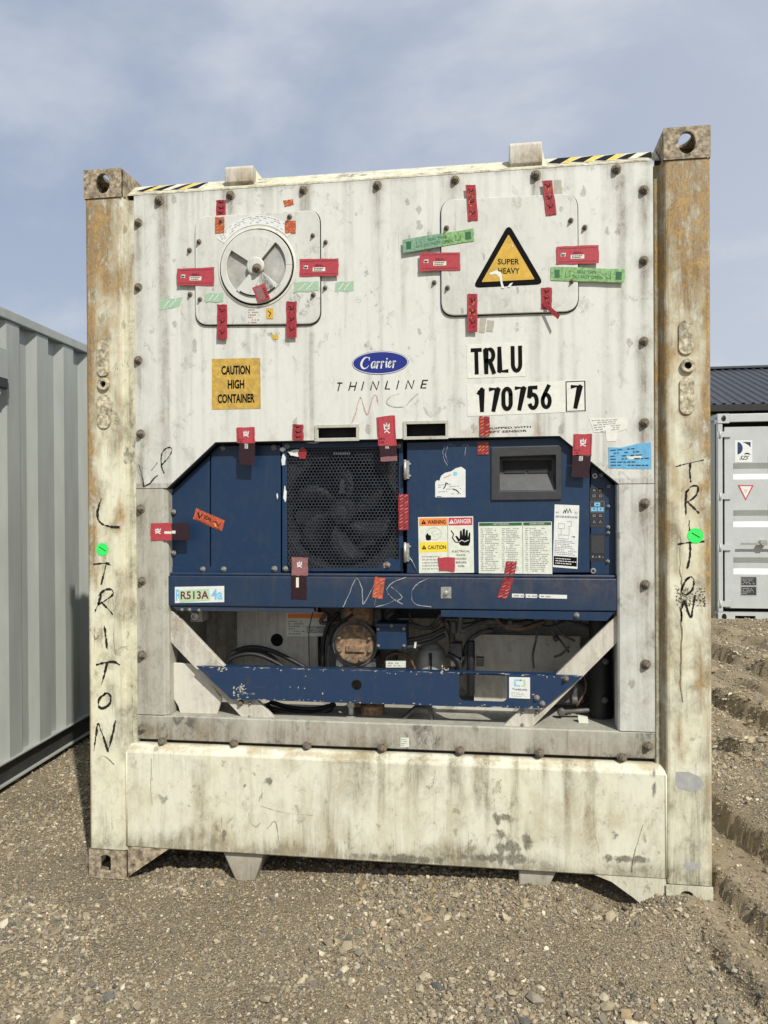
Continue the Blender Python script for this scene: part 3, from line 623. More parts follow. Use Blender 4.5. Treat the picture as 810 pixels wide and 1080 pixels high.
mb = MB().mat(CG2).box(XL+.14, XL+.20, .004, .14, .004, .115).box(XL+.44, XR-.44, .004, .14, .004, .115).box(XR-.20, XR-.14, .004, .14, .004, .115).box(XL+.20, XR-.20, .005, .14, .075, .116)
mb.mat(M['gasket']).box(XL+.20, XL+.44, .06, .14, .0, .074).box(XR-.44, XR-.20, .06, .14, .0, .074)
mb.build('door_sill', None, rc)
MB().box(XL+.06, XR-.06, .085, .10, .116, Hh-.10).build('gasket', M['gasket'], rc)
mid_ = (XL+XR)/2
for k, (d0, d1) in enumerate(((XL+.09, mid_-.004), (mid_+.004, XR-.09))):
    mb = MB(); zb, zt = .165, Hh-.165
    # horizontal corrugations: recessed bands with sloping faces
    prof = [(.04, zb)]; lev = []
    for (ya, yb) in ((488, 505.5), (538, 556), (588, 606)):
        z1_ = rp(790, ya)[1]; z0_ = rp(790, yb)[1]; lev.append((z0_, z1_))
    for z0_, z1_ in sorted(lev): prof += [(.04, z0_), (.078, z0_+.070), (.078, z1_-.072), (.04, z1_)]
    prof += [(.04, zt)]
    # frame strip around, corrugated field inside
    mb.box(d0, d0+.10, .036, .074, zb, zt).box(d1-.10, d1, .036, .074, zb, zt)
    n_ = len(prof); xs_, xe_ = d0+.10, d1-.10
    mb.add([(xs_, y_, z_) for y_, z_ in prof]+[(xe_, y_, z_) for y_, z_ in prof], [(i, n_+i, n_+i+1, i+1) for i in range(n_-1)])
    for z0_, z1_ in lev: mb.add([(xs_, .04, z0_), (xs_, .078, z0_+.07), (xs_, .078, z1_-.072), (xs_, .04, z1_)], [(0, 1, 2, 3)]); mb.add([(xe_, .04, z0_), (xe_, .078, z0_+.07), (xe_, .078, z1_-.072), (xe_, .04, z1_)], [(3, 2, 1, 0)])
    dr = mb.build('door', CG2, rc)
    for py in (458, 523.5, 577.5, 637):
        z_ = rp(760, py)[1]; hx = d0-.09 if k == 0 else d1-.07
        mb = MB().box(hx, hx+.16, .012, .034, z_-.035, z_+.035).cyl((hx+(.03 if k == 0 else .13), .010, z_-.045), (hx+(.03 if k == 0 else .13), .010, z_+.045), .014, 10); mb.build('hinge', CG2, dr)
    for j, xr_ in enumerate((d0+.60, d1-.22) if k == 0 else (d0+.22, d1-.60)):
        mb = MB().cyl((xr_, -.012, .04), (xr_, -.012, Hh-.03), .017, 12)
        for zz in (.06, .45, .95, 1.5, 2.1, Hh-.06): mb.box(xr_-.045, xr_+.045, -.034, .036, zz-.03, zz+.03)
        rod = mb.build('locking_rod', M['zinc'], dr, bevel=.003)
        zh = rp(790, 573.5)[1]+.02*j; sgn = -1 if j == 0 or k == 1 else 1
        hb = MB().profile([(-.03, zh-.012), (-.03, zh+.012), (-.042, zh+.012), (-.042, zh-.012)], xr_, xr_+sgn*.43).box(xr_+sgn*.16-.03, xr_+sgn*.16+.03, -.05, .036, zh-.02, zh+.045).cyl((xr_+sgn*.19, -.055, zh+.02), (xr_+sgn*.19, .0, zh+.02), .02, 10)
        hb.build('door_handle', M['zinc'], rod)
for xx in (XL, XR-.03):
    mb = MB(); corrugated(mb, .17, Lc-.17, .12, Hh-.06, .05)
    if xx > 1:
        mb.v = [(Wc-.03-y_, x_, z_) for x_, y_, z_ in mb.v]
    else: mb.v = [(XL+y_, x_, z_) for x_, y_, z_ in mb.v]
    mb.box(xx-.004, xx+.04, .17, Lc-.16, Hh-.06, Hh).box(xx-.004, xx+.04, .17, Lc-.16, 0, .13); mb.build('side_wall', CG, rc)
MB().box(XL+.042, XR-.042, .1, Lc, Hh-.04, Hh-.012).build('roof', CG, rc)
MB().box(XL+.042, XR-.042, Lc-.05, Lc, .0, Hh-.04).build('end_wall', CG, rc)
MB().box(XL+.045, XR-.045, .15, Lc-.06, .08, .13).build('underframe', M['cdark'], rc)
# stickers on the left door (built in the container's own frame)
def rdecal(x0, y0, x1, y1, Y): return Decal([(rp(x0, y0)[0], rp(x0, y0)[1]), (rp(x1, y0)[0], rp(x1, y0)[1]), (rp(x1, y1)[0], rp(x1, y1)[1]), (rp(x0, y1)[0], rp(x0, y1)[1])], Y, world=True)
d = rdecal(776, 464, 794.5, 487.5, .0385).base(M['paper'])
arc = [(.15, .08)]+[(.15+.30*math.cos(rad(a)), .36-.28*math.sin(rad(a))) for a in range(80, -81, -16)]+[(.15, .64)]
d.poly(M['navy2'], arc).poly(M['navy2'], [(.42, .08), (.9, .08), (.9, .32), (.78, .22), (.60, .14)]).poly(M['ink'], [(.5, .64), (.62, .57), (.78, .57), (.92, .66), (.7, .63)])
d.text(M['ink'], 'SZS', .25, .70, .82, .88, .02, .2); d.build('round_logo_sticker', rc)
d = rdecal(779, 511.5, 796, 528, .0385); d.mb.mat(M['redprint'])
def tri_(m, k): d.poly(m, [(k, k*.55), (1-k, k*.55), (.5, 1-k*1.1)])
tri_(M['redprint'], 0); d.up(); tri_(M['paper'], .13); d.up(); d.stroke(M['greyprint'], [(.42, .3), (.58, .3), (.5, .5), (.42, .3)], .006); d.build('triangular_warning_sticker', rc)
d = rdecal(782, 608, 799.5, 629, .0385).base(M['greypatch']); d.rect(M['charcoal'], .05, .05, .95, .46).rect(M['charcoal'], .05, .54, .95, .95).up().lines(M['greyprint'], .12, .1, .9, .42, 4, seed=2).lines(M['greyprint'], .12, .58, .9, .92, 4, seed=3); d.build('data_plate', rc)

# ================================================================== SHED WITH DARK METAL ROOF
sh = empty('shed', (3.0, 17.0, 0), 0, 'long shed with a charcoal ribbed metal roof rising behind the pale grey container', 'building')
ez, rz2 = 3.92, 5.62; Ls = 26
mb = MB().box(0, Ls, 0.4, 9.6, 0, ez-.15); mb.build('wall', M['wallshed'], sh)
mb = MB(); pts = []; p_ = .22; n_ = int(Ls/p_)
prof = []
for k in range(n_): prof += [(k*p_, 0), (k*p_+.06, 0), (k*p_+.09, .035), (k*p_+.13, .035), (k*p_+.16, 0)]
m_ = len(prof)
mb.add([(x_, -.3, ez+h_) for x_, h_ in prof]+[(x_, 5, rz2+h_) for x_, h_ in prof], [(i, i+1, m_+i+1, m_+i) for i in range(m_-1)])
mb.add([(x_, 5, rz2+h_) for x_, h_ in prof]+[(x_, 10.3, ez+h_) for x_, h_ in prof], [(i, i+1, m_+i+1, m_+i) for i in range(m_-1)])
rf = mb.build('roof', M['roofdark'], sh)
MB().profile([(4.8, rz2+.0), (5, rz2+.07), (5.2, rz2+.0), (5.2, rz2+.05), (5, rz2+.10), (4.8, rz2+.05)], 0, Ls).build('ridge_cap', M['roofdark'], rf)
MB().box(0, Ls, -.34, -.26, ez-.16, ez-.005).build('eave_shade', M['black'], rf)  # black strip standing in for the shade under the eave

# ================================================================== WHITE REFRIGERATED CONTAINER
rf_ = empty('refrigerated_container', (0, 0, 0), 0, 'weathered white refrigerated container with a blue cooling unit and red seal tapes', 'refrigerated container')
RF = rf_
def grid_sheet(paths, name, mat, parent, wear, thick=0.0, smooth=False):
    """paths: list of (nx, ny, fn(u,v)->(x,y,z)) dense patches welded into one mesh"""
    bm = bmesh.new()
    for n1, n2, fn in paths:
        g_ = [[bm.verts.new(fn(i/n1, j/n2)) for i in range(n1+1)] for j in range(n2+1)]
        for j in range(n2):
            for i in range(n1): bm.faces.new((g_[j][i], g_[j][i+1], g_[j+1][i+1], g_[j+1][i]))
    bmesh.ops.remove_doubles(bm, verts=bm.verts, dist=.0008)
    me = bpy.data.meshes.new(name); bm.to_mesh(me); bm.free(); me.materials.append(mat); add_wear(me, wear)
    if smooth: me.polygons.foreach_set('use_smooth', [True]*len(me.polygons))
    o = bpy.data.objects.new(name, me); COL.objects.link(o); o.parent = parent
    if parent is RF: o.location.y = OY
    if thick: s_ = o.modifiers.new('s', 'SOLIDIFY'); s_.thickness = thick; s_.offset = -1
    return o
def quad_patch(a, b, c, d, Y, res=.009):
    w = max(abs(b[0]-a[0]), abs(c[0]-d[0])); h = abs(d[1]-a[1])
    return (max(1, round(w/res)), max(1, round(h/res)), lambda u, v: ((a[0]*(1-u)+b[0]*u)*(1-v)+(d[0]*(1-u)+c[0]*u)*v, Y, (a[1]*(1-u)+b[1]*u)*(1-v)+(d[1]*(1-u)+c[1]*u)*v))
def path_patch(pts, e0, e1, axis_='z', res=.010):
    seg = [math.dist(pts[i], pts[i+1]) for i in range(len(pts)-1)]; us = []
    for i, s_ in enumerate(seg):
        k = max(1, round(s_/res)); us += [(pts[i][0]+(pts[i+1][0]-pts[i][0])*j/k, pts[i][1]+(pts[i+1][1]-pts[i][1])*j/k) for j in range(k)]
    us.append(pts[-1]); n1 = len(us)-1; n2 = max(1, round((e1-e0)/res))
    def fn(u, v):
        a, b = us[round(u*n1)]; e = e0+(e1-e0)*v
        return (a, b, e) if axis_ == 'z' else (e, a, b)
    return (n1, n2, fn)

# ---- wear maps (stains and darker zones held in the paint colour)
BOLTS = [(146,235),(146,303),(146,380),(148.5,457.6),(148.5,536.6),(150,612.6),(150,690.7),(150,768),(168,211.5),(243,206),(320,200.6),(398,195.6),(480,190),(565,185),(650,178.6),
         (679,200.5),(679,274.7),(679,360),(679.6,446),(680,530.7),(680.5,616.4),(681,700.5),(683,786.7),(171.5,782),(247,784),(324,786.4),(403,788.5),(485,791.6),(569,794),(656,798.7)]
SMALL = [(233.3,233),(305.5,228.7),(330,248.5),(343.5,255.5),(210,255),(200,264),(211,315.7),(200.6,310.5),(330.5,311),(343,303.6),(471,240.6),(602,232.6),(616.7,240),(472,303.6),(603,296.8),(458,298)]
def streaks(x, z, lst, Y, w, l, amp, seed):
    g_ = np.zeros_like(x); r = random.Random(seed)
    for a, b in lst:
        bx, bz = xz(a, b, Y); d = bz-z; ww = w*r.uniform(.7, 1.3); ll = l*r.uniform(.5, 1.6); am = amp*r.uniform(.6, 1.1); wob = (fbm(z*6+bx*9, z*0+bx, seed, 2)-.5)*.012
        g_ = np.maximum(g_, am*np.exp(-((x-bx+wob)/ww)**2)*np.where(d > -.01, np.exp(-np.maximum(d, 0)/ll), 0))
        g_ = np.maximum(g_, am*.9*np.exp(-((x-bx-.3*w+wob)/(w*.35))**2)*np.where(d > -.01, np.exp(-np.maximum(d, 0)/(ll*2.2)), 0))
        g_ = np.maximum(g_, am*.95*np.exp(-(((x-bx)/(w*1.6))**2+((z-bz+.006)/(w*1.7))**2)))
    return g_
def blob(x, z, px, py, Y, rx_, rz_, seed=0, jag=.6):
    bx, bz = xz(px, py, Y); dz_ = z-bz; d = np.sqrt(((x-bx)/rx_)**2+(dz_/np.where(dz_ < 0, rz_*1.7, rz_))**2)
    return np.clip(1.15-d-(fbm(x*60+seed, z*26, seed, 4)-.5)*2.6*jag, 0, 1)
def wear_panel(x, y, z):
    R = streaks(x, z, BOLTS, .1, .019, .17, 1.0, 3)
    R = np.maximum(R, streaks(x, z, SMALL, .1, .009, .09, .5, 4))
    n_ = fbm(x*3, z*1.2, 12, 4); vs_ = fbm(x*42, z*1.1, 14, 3)
    R = R+.42*sstep(.52, .74, vs_)*n_*1.5
    for px, w_, y0_, y1_, am in ((172, .020, 215, 520, .75), (328, .012, 350, 450, .5), (655, .014, 185, 400, .55), (592, .012, 335, 460, .35), (270, .012, 350, 380, .4), (240, .014, 345, 460, .3), (480, .012, 335, 465, .3)):
        a, zt = xz(px, y0_, .1); _, zb = xz(px, y1_, .1)
        R = R+am*np.exp(-((x-a+.01*(fbm(z*5, z*0+px, 2, 2)-.5))/w_)**2)*sstep(zb-.1, zb+.15, z)*(z < zt)*(.5+.9*fbm(x*30, z*7, 5, 3))
    R = R+.42*sstep(.35, 1, (z < 1.62)*1.0)+.22*sstep(-.86, -1.05, x)+.20*sstep(1.95, 1.7, z)*n_+.12*sstep(.93, 1.03, x)
    R = R+.35*sstep(2.775, 2.80, z)
    Gr = .35*np.exp(-((z-1.8)/.03)**2)*(np.abs(x) < .72)*sstep(.5, .7, fbm(x*20, z*20, 31, 3))
    B = np.zeros_like(x)
    for a in ((392, 367, .022, .012), (303, 335, .02, .015), (288, 352, .05, .01), (600, 232, .03, .012)): B = np.maximum(B, .62*blob(x, z, a[0], a[1], .1, a[2], a[3], 5))
    return np.stack([R, Gr, B])
def wear_frame(x, y, z):
    R = .30+.5*fbm(x*4, z*4, 3, 4)*sstep(.7, .55, z)+streaks(x, z, BOLTS, .1, .020, .10, .9, 3)*.8
    R = R+.25*np.exp(-((z-.6)/.05)**2)*(x < -.4)
    for px in (265, 275, 550, 545): a, _ = xz(px, 775, .1); R = R-.4*np.exp(-((x-a)/.03)**2)*(z < .66)
    return np.stack([R, .18*sstep(.66, .60, z)*fbm(x*9, z*9, 8, 3), .50*sstep(.5, .7, fbm(x*7+2, z*9, 9, 3))*(z < .66)])
def wear_post(side):
    def f(x, y, z):
        ox = (x+1.219)/.162 if side < 0 else (x-1.057)/.162
        n_ = fbm(x*18, z*7, 41+side, 4); n2 = fbm(x*12, z*9, 45+side, 4)
        top = sstep(2.0, 2.7, z); 
        if side < 0:
            G_ = top*(.30+.9*n_)*(.45+.75*sstep(.85, .45, ox+.3*(n2-.5)))+.95*sstep(.42, .02, ox)*sstep(1.10, 1.5, z)*(.5+n2)+.25*sstep(.45, .7, n_)*sstep(.6, 1.6, z)+.5*np.exp(-((ox-.5)/.13)**2)*sstep(2.2, 2.6, z)+.30*sstep(.12, .0, ox)*(.4+n2)
            G_ = G_+.30*np.exp(-((ox-.85)/.1)**2)*sstep(1.5, 2.2, z)*n2
            for a in ((108, 380, .04, .075), (110, 434, .04, .075), (104, 470, .03, .04), (100, 600, .02, .05), (125, 540, .03, .05)): G_ = np.maximum(G_, .8*blob(x, z, a[0], a[1], .004, a[2], a[3], 8))
        else:
            G_ = top*(.22+.85*n_)*(.35+.8*sstep(.10, .40, ox+.3*(n2-.5)))+1.05*np.exp(-((ox-.45)/.06)**2)*sstep(2.1, 2.6, z)+.55*sstep(.68, .98, ox)*(.35+n2)*(1-.4*(z < 1))+.55*sstep(1.2, 2.0, z)*n_*1.3+.25*sstep(.45, .7, n_)*sstep(.5, 1.4, z)
            for a in ((724, 356, .04, .07), (724, 417, .04, .07), (740, 520, .02, .1), (738, 700, .02, .15), (720, 790, .03, .03), (716, 770, .02, .05)): G_ = np.maximum(G_, .75*blob(x, z, a[0], a[1], .004, a[2], a[3], 8))
        B_ = .55*sstep(.62, .78, fbm(x*22, z*14, 71, 3))*sstep(.6, .9, fbm(x*3, z*1.5, 73, 2)+.2)
        R_ = .12+.50*sstep(.46, .70, fbm(x*13, z*9, 77, 4))+.35*top*sstep(.4, .6, fbm(x*30, z*8, 79, 3))+.3*np.exp(-((z-.14)/.04)**2)
        R_ = R_+.75*sstep(.012, .030, y)*(.35+.9*fbm(x*30, z*6, 81, 3))*(side > 0)+.55*np.exp(-((y-.040)/.006)**2)+.7*np.exp(-(ox/.03)**2)  # inner return darker on the right post only; crease and outer edge darker too
        G_ = G_+.5*np.exp(-(ox/.05)**2)*(.3+n2)+.30*np.exp(-((ox-.93)/.05)**2)*n_*1.6
        return np.stack([R_, G_, B_])
    return f
def wear_sill(x, y, z):
    n_ = fbm(x*7, z*4, 51, 4); vs_ = fbm(x*30, z*2, 52, 3)
    R = .12+.75*sstep(.5, .74, vs_)*sstep(.4, .6, fbm(x*2, z*2, 54, 3))+.75*sstep(.215, .14, z+.07*(fbm(x*4, z*0, 55, 4)-.5)*2)*(.55+n_)
    G_ = .45*sstep(.515, .535, z)*sstep(.4, .7, fbm(x*12, z*60, 57, 3))+.26*sstep(.50, .72, fbm(x*11, z*6, 58, 4))
    B = np.zeros_like(x)
    for a in ((532, 862, .045, .018), (528, 880, .05, .022), (534, 892, .05, .03), (556, 884, .02, .03), (420, 905, .22, .018), (540, 905, .12, .02), (690, 830, .01, .03), (660, 905, .12, .012), (300, 905, .14, .01), (520, 905, .2, .01)):
        B = np.maximum(B, 1.0*blob(x, z, a[0], a[1], .006, a[2]*1.15, a[3]*1.1, 5, .40))
    for a in ((242, 815, .012, .012), (252, 812, .012, .012), (268, 815, .016, .012), (272, 808, .01, .01), (238, 838, .008, .03), (262, 840, .012, .012), (275, 838, .012, .035), (160, 820, .006, .05), (172, 842, .02, .02), (230, 872, .012, .04), (236, 880, .012, .03), (258, 828, .012, .01), (283, 822, .02, .012), (690, 815, .012, .02), (650, 880, .02, .02)):
        B = np.maximum(B, .75*blob(x, z, a[0], a[1], .006, a[2], a[3], 9, .6))
    R = np.maximum(R, .8*np.exp(-((x+.74)/.03)**2)*(.4+n_)*(z < .5))
    R = R+.5*np.exp(-((x+.05)/.12)**2)*sstep(.25, .45, z)*sstep(.35, .6, vs_)
    return np.stack([R, G_, B])
def wear_cast(x, y, z): n_ = fbm(x*30+y*20, z*30, 61, 4); return np.stack([.35+.5*n_, .35+.9*n_*(fbm(x*9, z*9, 62, 2)), .4*sstep(.5, .7, n_)])

# ---- corner posts and castings
posts = {}
for sd_ in (-1, 1):
    X0, X1 = (-1.219, -1.057) if sd_ < 0 else (1.219, 1.057)
    k = 1 if sd_ < 0 else -1
    pth = [(X0, .17), (X0, .013), (X0+k*.003, .007), (X0+k*.010, .004), (X1-k*.016, .004), (X1-k*.007, .007), (X1-k*.001, .013), (X1+k*.007, .034), (X1+k*.010, .0415), (X1+k*.026, .0435), (X1+k*.030, .048), (X1+k*.0305, .075)]
    posts[sd_] = grid_sheet([path_patch(pth, .118, 2.778, 'z', .010)], 'corner_post', M['cream'], RF, wear_post(sd_), smooth=False)
    MB().mat(M['cream']).box(X0+k*.012, X1-k*.012, .02, .168, .12, 2.776).build('post_core', None, posts[sd_])
    for tp, z0_ in ((True, 2.778), (False, 0.0)):
        c_ = casting_mb(min(X0, X1)-.002, max(X0, X1)+.001, -.001, .178, z0_+(.001 if tp else 0), z0_+.118, sd_, tp, 'oval' if tp else 'arch')
        c_.build('corner_casting', M['cast'] if (tp or sd_ < 0) else M['sill'], RF, recalc=True, wear=wear_cast if (tp or sd_ < 0) else (lambda x, y, z: np.stack([x*0+.45, x*0+.06, x*0+.25])), bevel=.003)
# lashing lugs: two long rusty pads and a drilled boss on each post
for sd_, slots, boss in ((-1, ((102.5, 360, 115.5, 397), (103, 416, 117, 452)), (110, 405.5)), (1, ((715.5, 338, 731, 374), (716.5, 397.5, 732, 437)), (725, 386))):
    for a in slots:
        (x0_, z1_), (x1_, z0_) = xz(a[0], a[1], .004), xz(a[2], a[3], .004)
        mb = MB(); mb.prism(rrect(x0_, z0_, x1_, z1_, (x1_-x0_)*.49, 8), .0035, -.003); mb.build('lashing_pad', M['lug'], posts[sd_], bevel=.0015, wear=lambda x, y, z: np.stack([x*0+.2, .25+.9*fbm(x*60, z*40, 3, 3), x*0+.15]))
    bx, bz = xz(boss[0], boss[1], .004)
    mb = MB().mat(M['lug']); mb.lathe((bx, 0, bz), [(.026, .004), (.026, -.007), (.023, -.010), (.013, -.010), (.012, .02)], 22, caps=False); mb.mat(M['gasket']).lathe((bx, .0035, bz), [(.0125, -.001), (.0005, -.001)], 22, caps=False)
    mb.build('lashing_boss', None, posts[sd_], wear=lambda x, y, z: np.stack([x*0+.3, .5+.5*fbm(x*60, z*60, 3, 3), x*0]))

# ---- sill between the posts
sl = grid_sheet([path_patch([(.05, .130), (.012, .130), (.006, .136), (.006, .517), (.008, .523), (.014, .528), (.036, .545), (.046, .548), (.090, .548)], -1.0565, 1.0565, 'x', .010)], 'bottom_sill', M['sill'], RF, wear_sill)
MB().box(-1.05, 1.05, .02, .15, .134, .522).build('sill_core', M['sill'], sl)
for sd_, pts in ((-1, [(133, 892.5), (180, 895.5), (132, 921)]), (1, [(648, 920), (704, 926), (704, 957), (699, 956), (684, 942)])):
    P_ = PP(pts, .006)
    if sd_ < 0: P_ = [(-1.0555, .1315), (-.88, .1315), (-.90, .118), (-1.05, .012), (-1.0555, .012)]
    else: P_ = [(1.0555, .1315), (.80, .1315), (.86, .110), (.94, .055), (1.0, .006), (1.0555, .002)]
    MB().prism(P_, .008, .020).build('corner_gusset', M['cast'] if sd_ < 0 else M['sill'], sl, wear=wear_cast if sd_ < 0 else (lambda x, y, z: np.stack([x*0+.3, x*0+.1, .55*sstep(.45, .7, fbm(x*20, z*20, 3, 3))])))
for pts in ([(235, 899), (278, 901), (267, 926), (257, 929), (251, 927)], [(547, 914), (588, 917), (574, 937), (547, 935)]):
    P_ = PP(pts, .03); P_ = [(a, min(b, .1315)) for a, b in P_]; zlo = min(b for a, b in P_); P_ = [(a, b-(.03 if b < zlo+.02 else 0)) for a, b in P_]
    MB().prism(P_, .03, .24).build('underframe_bracket', M['frame'], RF, bevel=.006, wear=lambda x, y, z: np.stack([x*0+.5*sstep(.10, .05, z)+.2, x*0+.3*fbm(x*40, z*10, 2, 2), x*0]))  # bracket gets darker towards the bottom
# weld lines where sill meets posts
for sx in (-1.057, 1.057): MB().tube([(sx, .006, .14), (sx, .006, .515), (sx*.993, .03, .535)], .004, 8).build('weld_bead', M['cream'], sl)

# ---- header with sloping top
hd = grid_sheet([path_patch([(.046, 2.799), (.050, 2.806), (.125, 2.866), (.178, 2.890), (.30, 2.893)], -1.056, 1.050, 'x', .012)], 'header', M['cream'], RF, lambda x, y, z: np.stack([.15+.5*(z < 2.808)+.2*fbm(x*12, y*30, 4, 3), .22*sstep(.5, .75, fbm(x*16, y*40, 7, 3)), .6*sstep(.62, .75, fbm(x*14, y*50, 8, 3))]))
MB().box(-1.026, 1.026, .053, .12, 2.76, 2.7985).build('header_core', M['cream'], hd)
def hz(u, v, off=.0012): # u = x, v: 0 bottom .. 1 top of the slope
    y_ = .058+(.125-.058)*v; z_ = 2.8124+(2.866-2.8124)*v; return (u, y_-off*.7, z_+off*.7)
for xa, xb, seed in ((-1.03, -.735, 1), (.64, 1.035, 2)):
    mb = MB(); r = random.Random(seed); mb.mat(M['hazardpale']); mb.add([hz(xa, .1), hz(xb, .1), hz(xb, 1.0), hz(xa, 1.0)], [(0, 1, 2, 3)]); u = xa
    while u < xb-.03:
        w_ = r.uniform(.030, .050); mb.mat(M['ink']); e = min(u+w_+.05, xb)
        mb.add([hz(u, .15+r.uniform(0, .15), .002), hz(min(u+w_, xb), .12, .002), hz(min(u+w_+.045, xb), .98, .002), hz(min(u+.045, xb), .98-r.uniform(0, .2), .002)], [(0, 1, 2, 3)])
        mb.mat(M['hazard'] if r.random() < .7 else M['hazardpale']); u2 = u+w_+.004
        mb.add([hz(min(u2, xb), .15, .0016), hz(min(u2+.028, xb), .15, .0016), hz(min(u2+.073, xb), .98, .0016), hz(min(u2+.045, xb), .98, .0016)], [(0, 1, 2, 3)]); u += w_+.040
    mb.build('hazard_tape', None, hd)
# roof lugs standing on the header
for px0, px1, yt, yb in ((237, 267, 176, 196), (537, 572, 151, 176.5)):
    x0_, zt = xz(px0, yt, .06); x1_, zb = xz(px1, yb, .06)
    mb = MB().profile([(.055, zb+.02), (.075, zb), (.21, zb+.01), (.21, zt-.012), (.195, zt), (.062, zt), (.055, zt-.008)], x0_, x1_)
    mb.build('roof_lug', M['white'], RF, bevel=.005, wear=lambda x, y, z: np.stack([.75*sstep(zt-.03, zb+.0, z)+.2, .35*fbm(x*20, z*30, 3, 3), .75*sstep(zb+.03, zb, z)]))  # lug gets darker towards its lower edge
    a = [(x1_, .09, zt-.004), (x1_, .09, zb+.02), (x1_+.035, .16, zb+.035)]
    MB().add([(x1_+.0, .10, zt-.005), (x1_+.0, .10, zb+.012), (x1_+.030, .19, zb+.03), (x1_, .20, zt-.005)], [(0, 1, 2), (0, 2, 3)]).box(x0_+.01, x1_-.01, .12, .20, zb-.015, zb+.02).build('lug_foot', M['cream'], RF)

# ---- front panel, stiles and bottom rail (one wear sheet each)
OY = -.055
XPL, XPR = -1.026, 1.026
cut = [(-.892, 1.596), (-.684, 1.780), (.681, 1.780), (.897, 1.596)]
fp = grid_sheet([quad_patch((XPL, 1.780), (XPR, 1.780), (XPR, 2.797), (XPL, 2.797), .1, .008), quad_patch((XPL, 1.596), (-.892, 1.596), (-.684, 1.780), (XPL, 1.780), .1, .008),
                 quad_patch((.897, 1.596), (XPR, 1.596), (XPR, 1.780), (.681, 1.780), .1, .008)], 'front_panel', M['panel'], RF, wear_panel)
bm = bmesh.new(); bm.from_mesh(fp.data)
slots_px = [(335, 451.5, 376, 462), (428.5, 447.5, 470, 460)]; holes = []
for a in slots_px: (x0_, z1_), (x1_, z0_) = xz(a[0], a[1], .1), xz(a[2], a[3], .1); holes.append((x0_, z0_, x1_, z1_))
kill = [f for f in bm.faces if any(h[0] < f.calc_center_median().x < h[2] and h[1] < f.calc_center_median().z < h[3] for h in holes)]
bmesh.ops.delete(bm, geom=kill, context='FACES'); bm.to_mesh(fp.data); bm.free()
for h in holes:
    x0_, z0_, x1_, z1_ = h; e = .011
    mb = MB().mat(M['frame']).box(x0_-e, x1_+e, .094, .101, z1_, z1_+e).box(x0_-e, x1_+e, .0945, .1005, z0_-e, z0_).box(x0_-e, x0_, .094, .101, z0_, z1_).box(x1_, x1_+e, .0945, .1005, z0_, z1_)
    mb.mat(M['dark']).box(x0_-.01, x1_+.01, .15, .155, z0_-.01, z1_+.01).box(x0_-.012, x1_+.012, .102, .155, z1_+.002, z1_+.008).box(x0_-.012, x1_+.012, .102, .155, z0_-.008, z0_-.002).box(x0_-.01, x0_-.002, .102, .15, z0_, z1_).box(x1_+.002, x1_+.01, .102, .15, z0_, z1_)
    mb.build('slot_frame', None, fp)
# folded edge behind the cut-out and round the outside
mb = MB()
def edge(a, b, d0=.1005, d1=.13, t=.004):
    dx, dz_ = b[0]-a[0], b[1]-a[1]; l_ = math.hypot(dx, dz_); nx_, nz_ = -dz_/l_*t, dx/l_*t
    mb.add([(a[0], d0, a[1]), (b[0], d0, b[1]), (b[0], d1, b[1]), (a[0], d1, a[1]), (a[0]+nx_, d0, a[1]+nz_), (b[0]+nx_, d0, b[1]+nz_), (b[0]+nx_, d1, b[1]+nz_), (a[0]+nx_, d1, a[1]+nz_)], [(0,1,2,3),(7,6,5,4),(0,4,5,1),(2,6,7,3)])
for i in range(3): edge(cut[i], cut[i+1])
mb.box(XPL, XPL+.003, .1005, .112, 1.6, 2.796).box(XPR-.003, XPR, .1005, .112, 1.6, 2.796)
mb.build('folded_edge', M['frame'], fp)
mb = MB()   # thin black bead along the cut-out
for i in range(3): edge((cut[i][0]*.997, cut[i][1]-.004), (cut[i+1][0]*.997, cut[i+1][1]-.004), .104, .135, .006)
mb.build('edge_bead', M['black'], fp)
st_l = grid_sheet([path_patch([(XPL, .112), (XPL, .1005), (-.914, .1), (-.907, .106), (-.899, .106), (-.892, .114), (-.8915, .19)], .665, 1.5935, 'z', .009)], 'frame_stile', M['frame'], RF, wear_frame)
st_r = grid_sheet([path_patch([(XPR, .112), (XPR, .1005), (.900, .1), (.893, .108), (.8925, .19)], .665, 1.5935, 'z', .009)], 'frame_stile', M['panel'], RF, lambda x, y, z: np.stack([.30+.8*streaks(x, z, BOLTS, .1, .018, .12, .9, 3)+.2*fbm(x*8, z*3, 2, 3), x*0, x*0]))
rl = grid_sheet([path_patch([(.60, .667), (.106, .6625), (.1, .658), (.1, .566), (.106, .562), (.16, .562)], XPL, XPR, 'x', .009)], 'frame_rail', M['frame'], RF, wear_frame)
MB().box(-1.05, 1.05, .125, .13, .545, .5615).build('rail_gap_shade', M['dark'], RF)  # dark strip standing in for the shadow line under the rail
for i, (a, b) in enumerate(BOLTS):
    par = fp if b < 513 and not (a < 160 and b > 515) else (rl if b > 760 else (st_l if a < 300 else st_r))
    bolt(a, b, .0995, par, 'big')

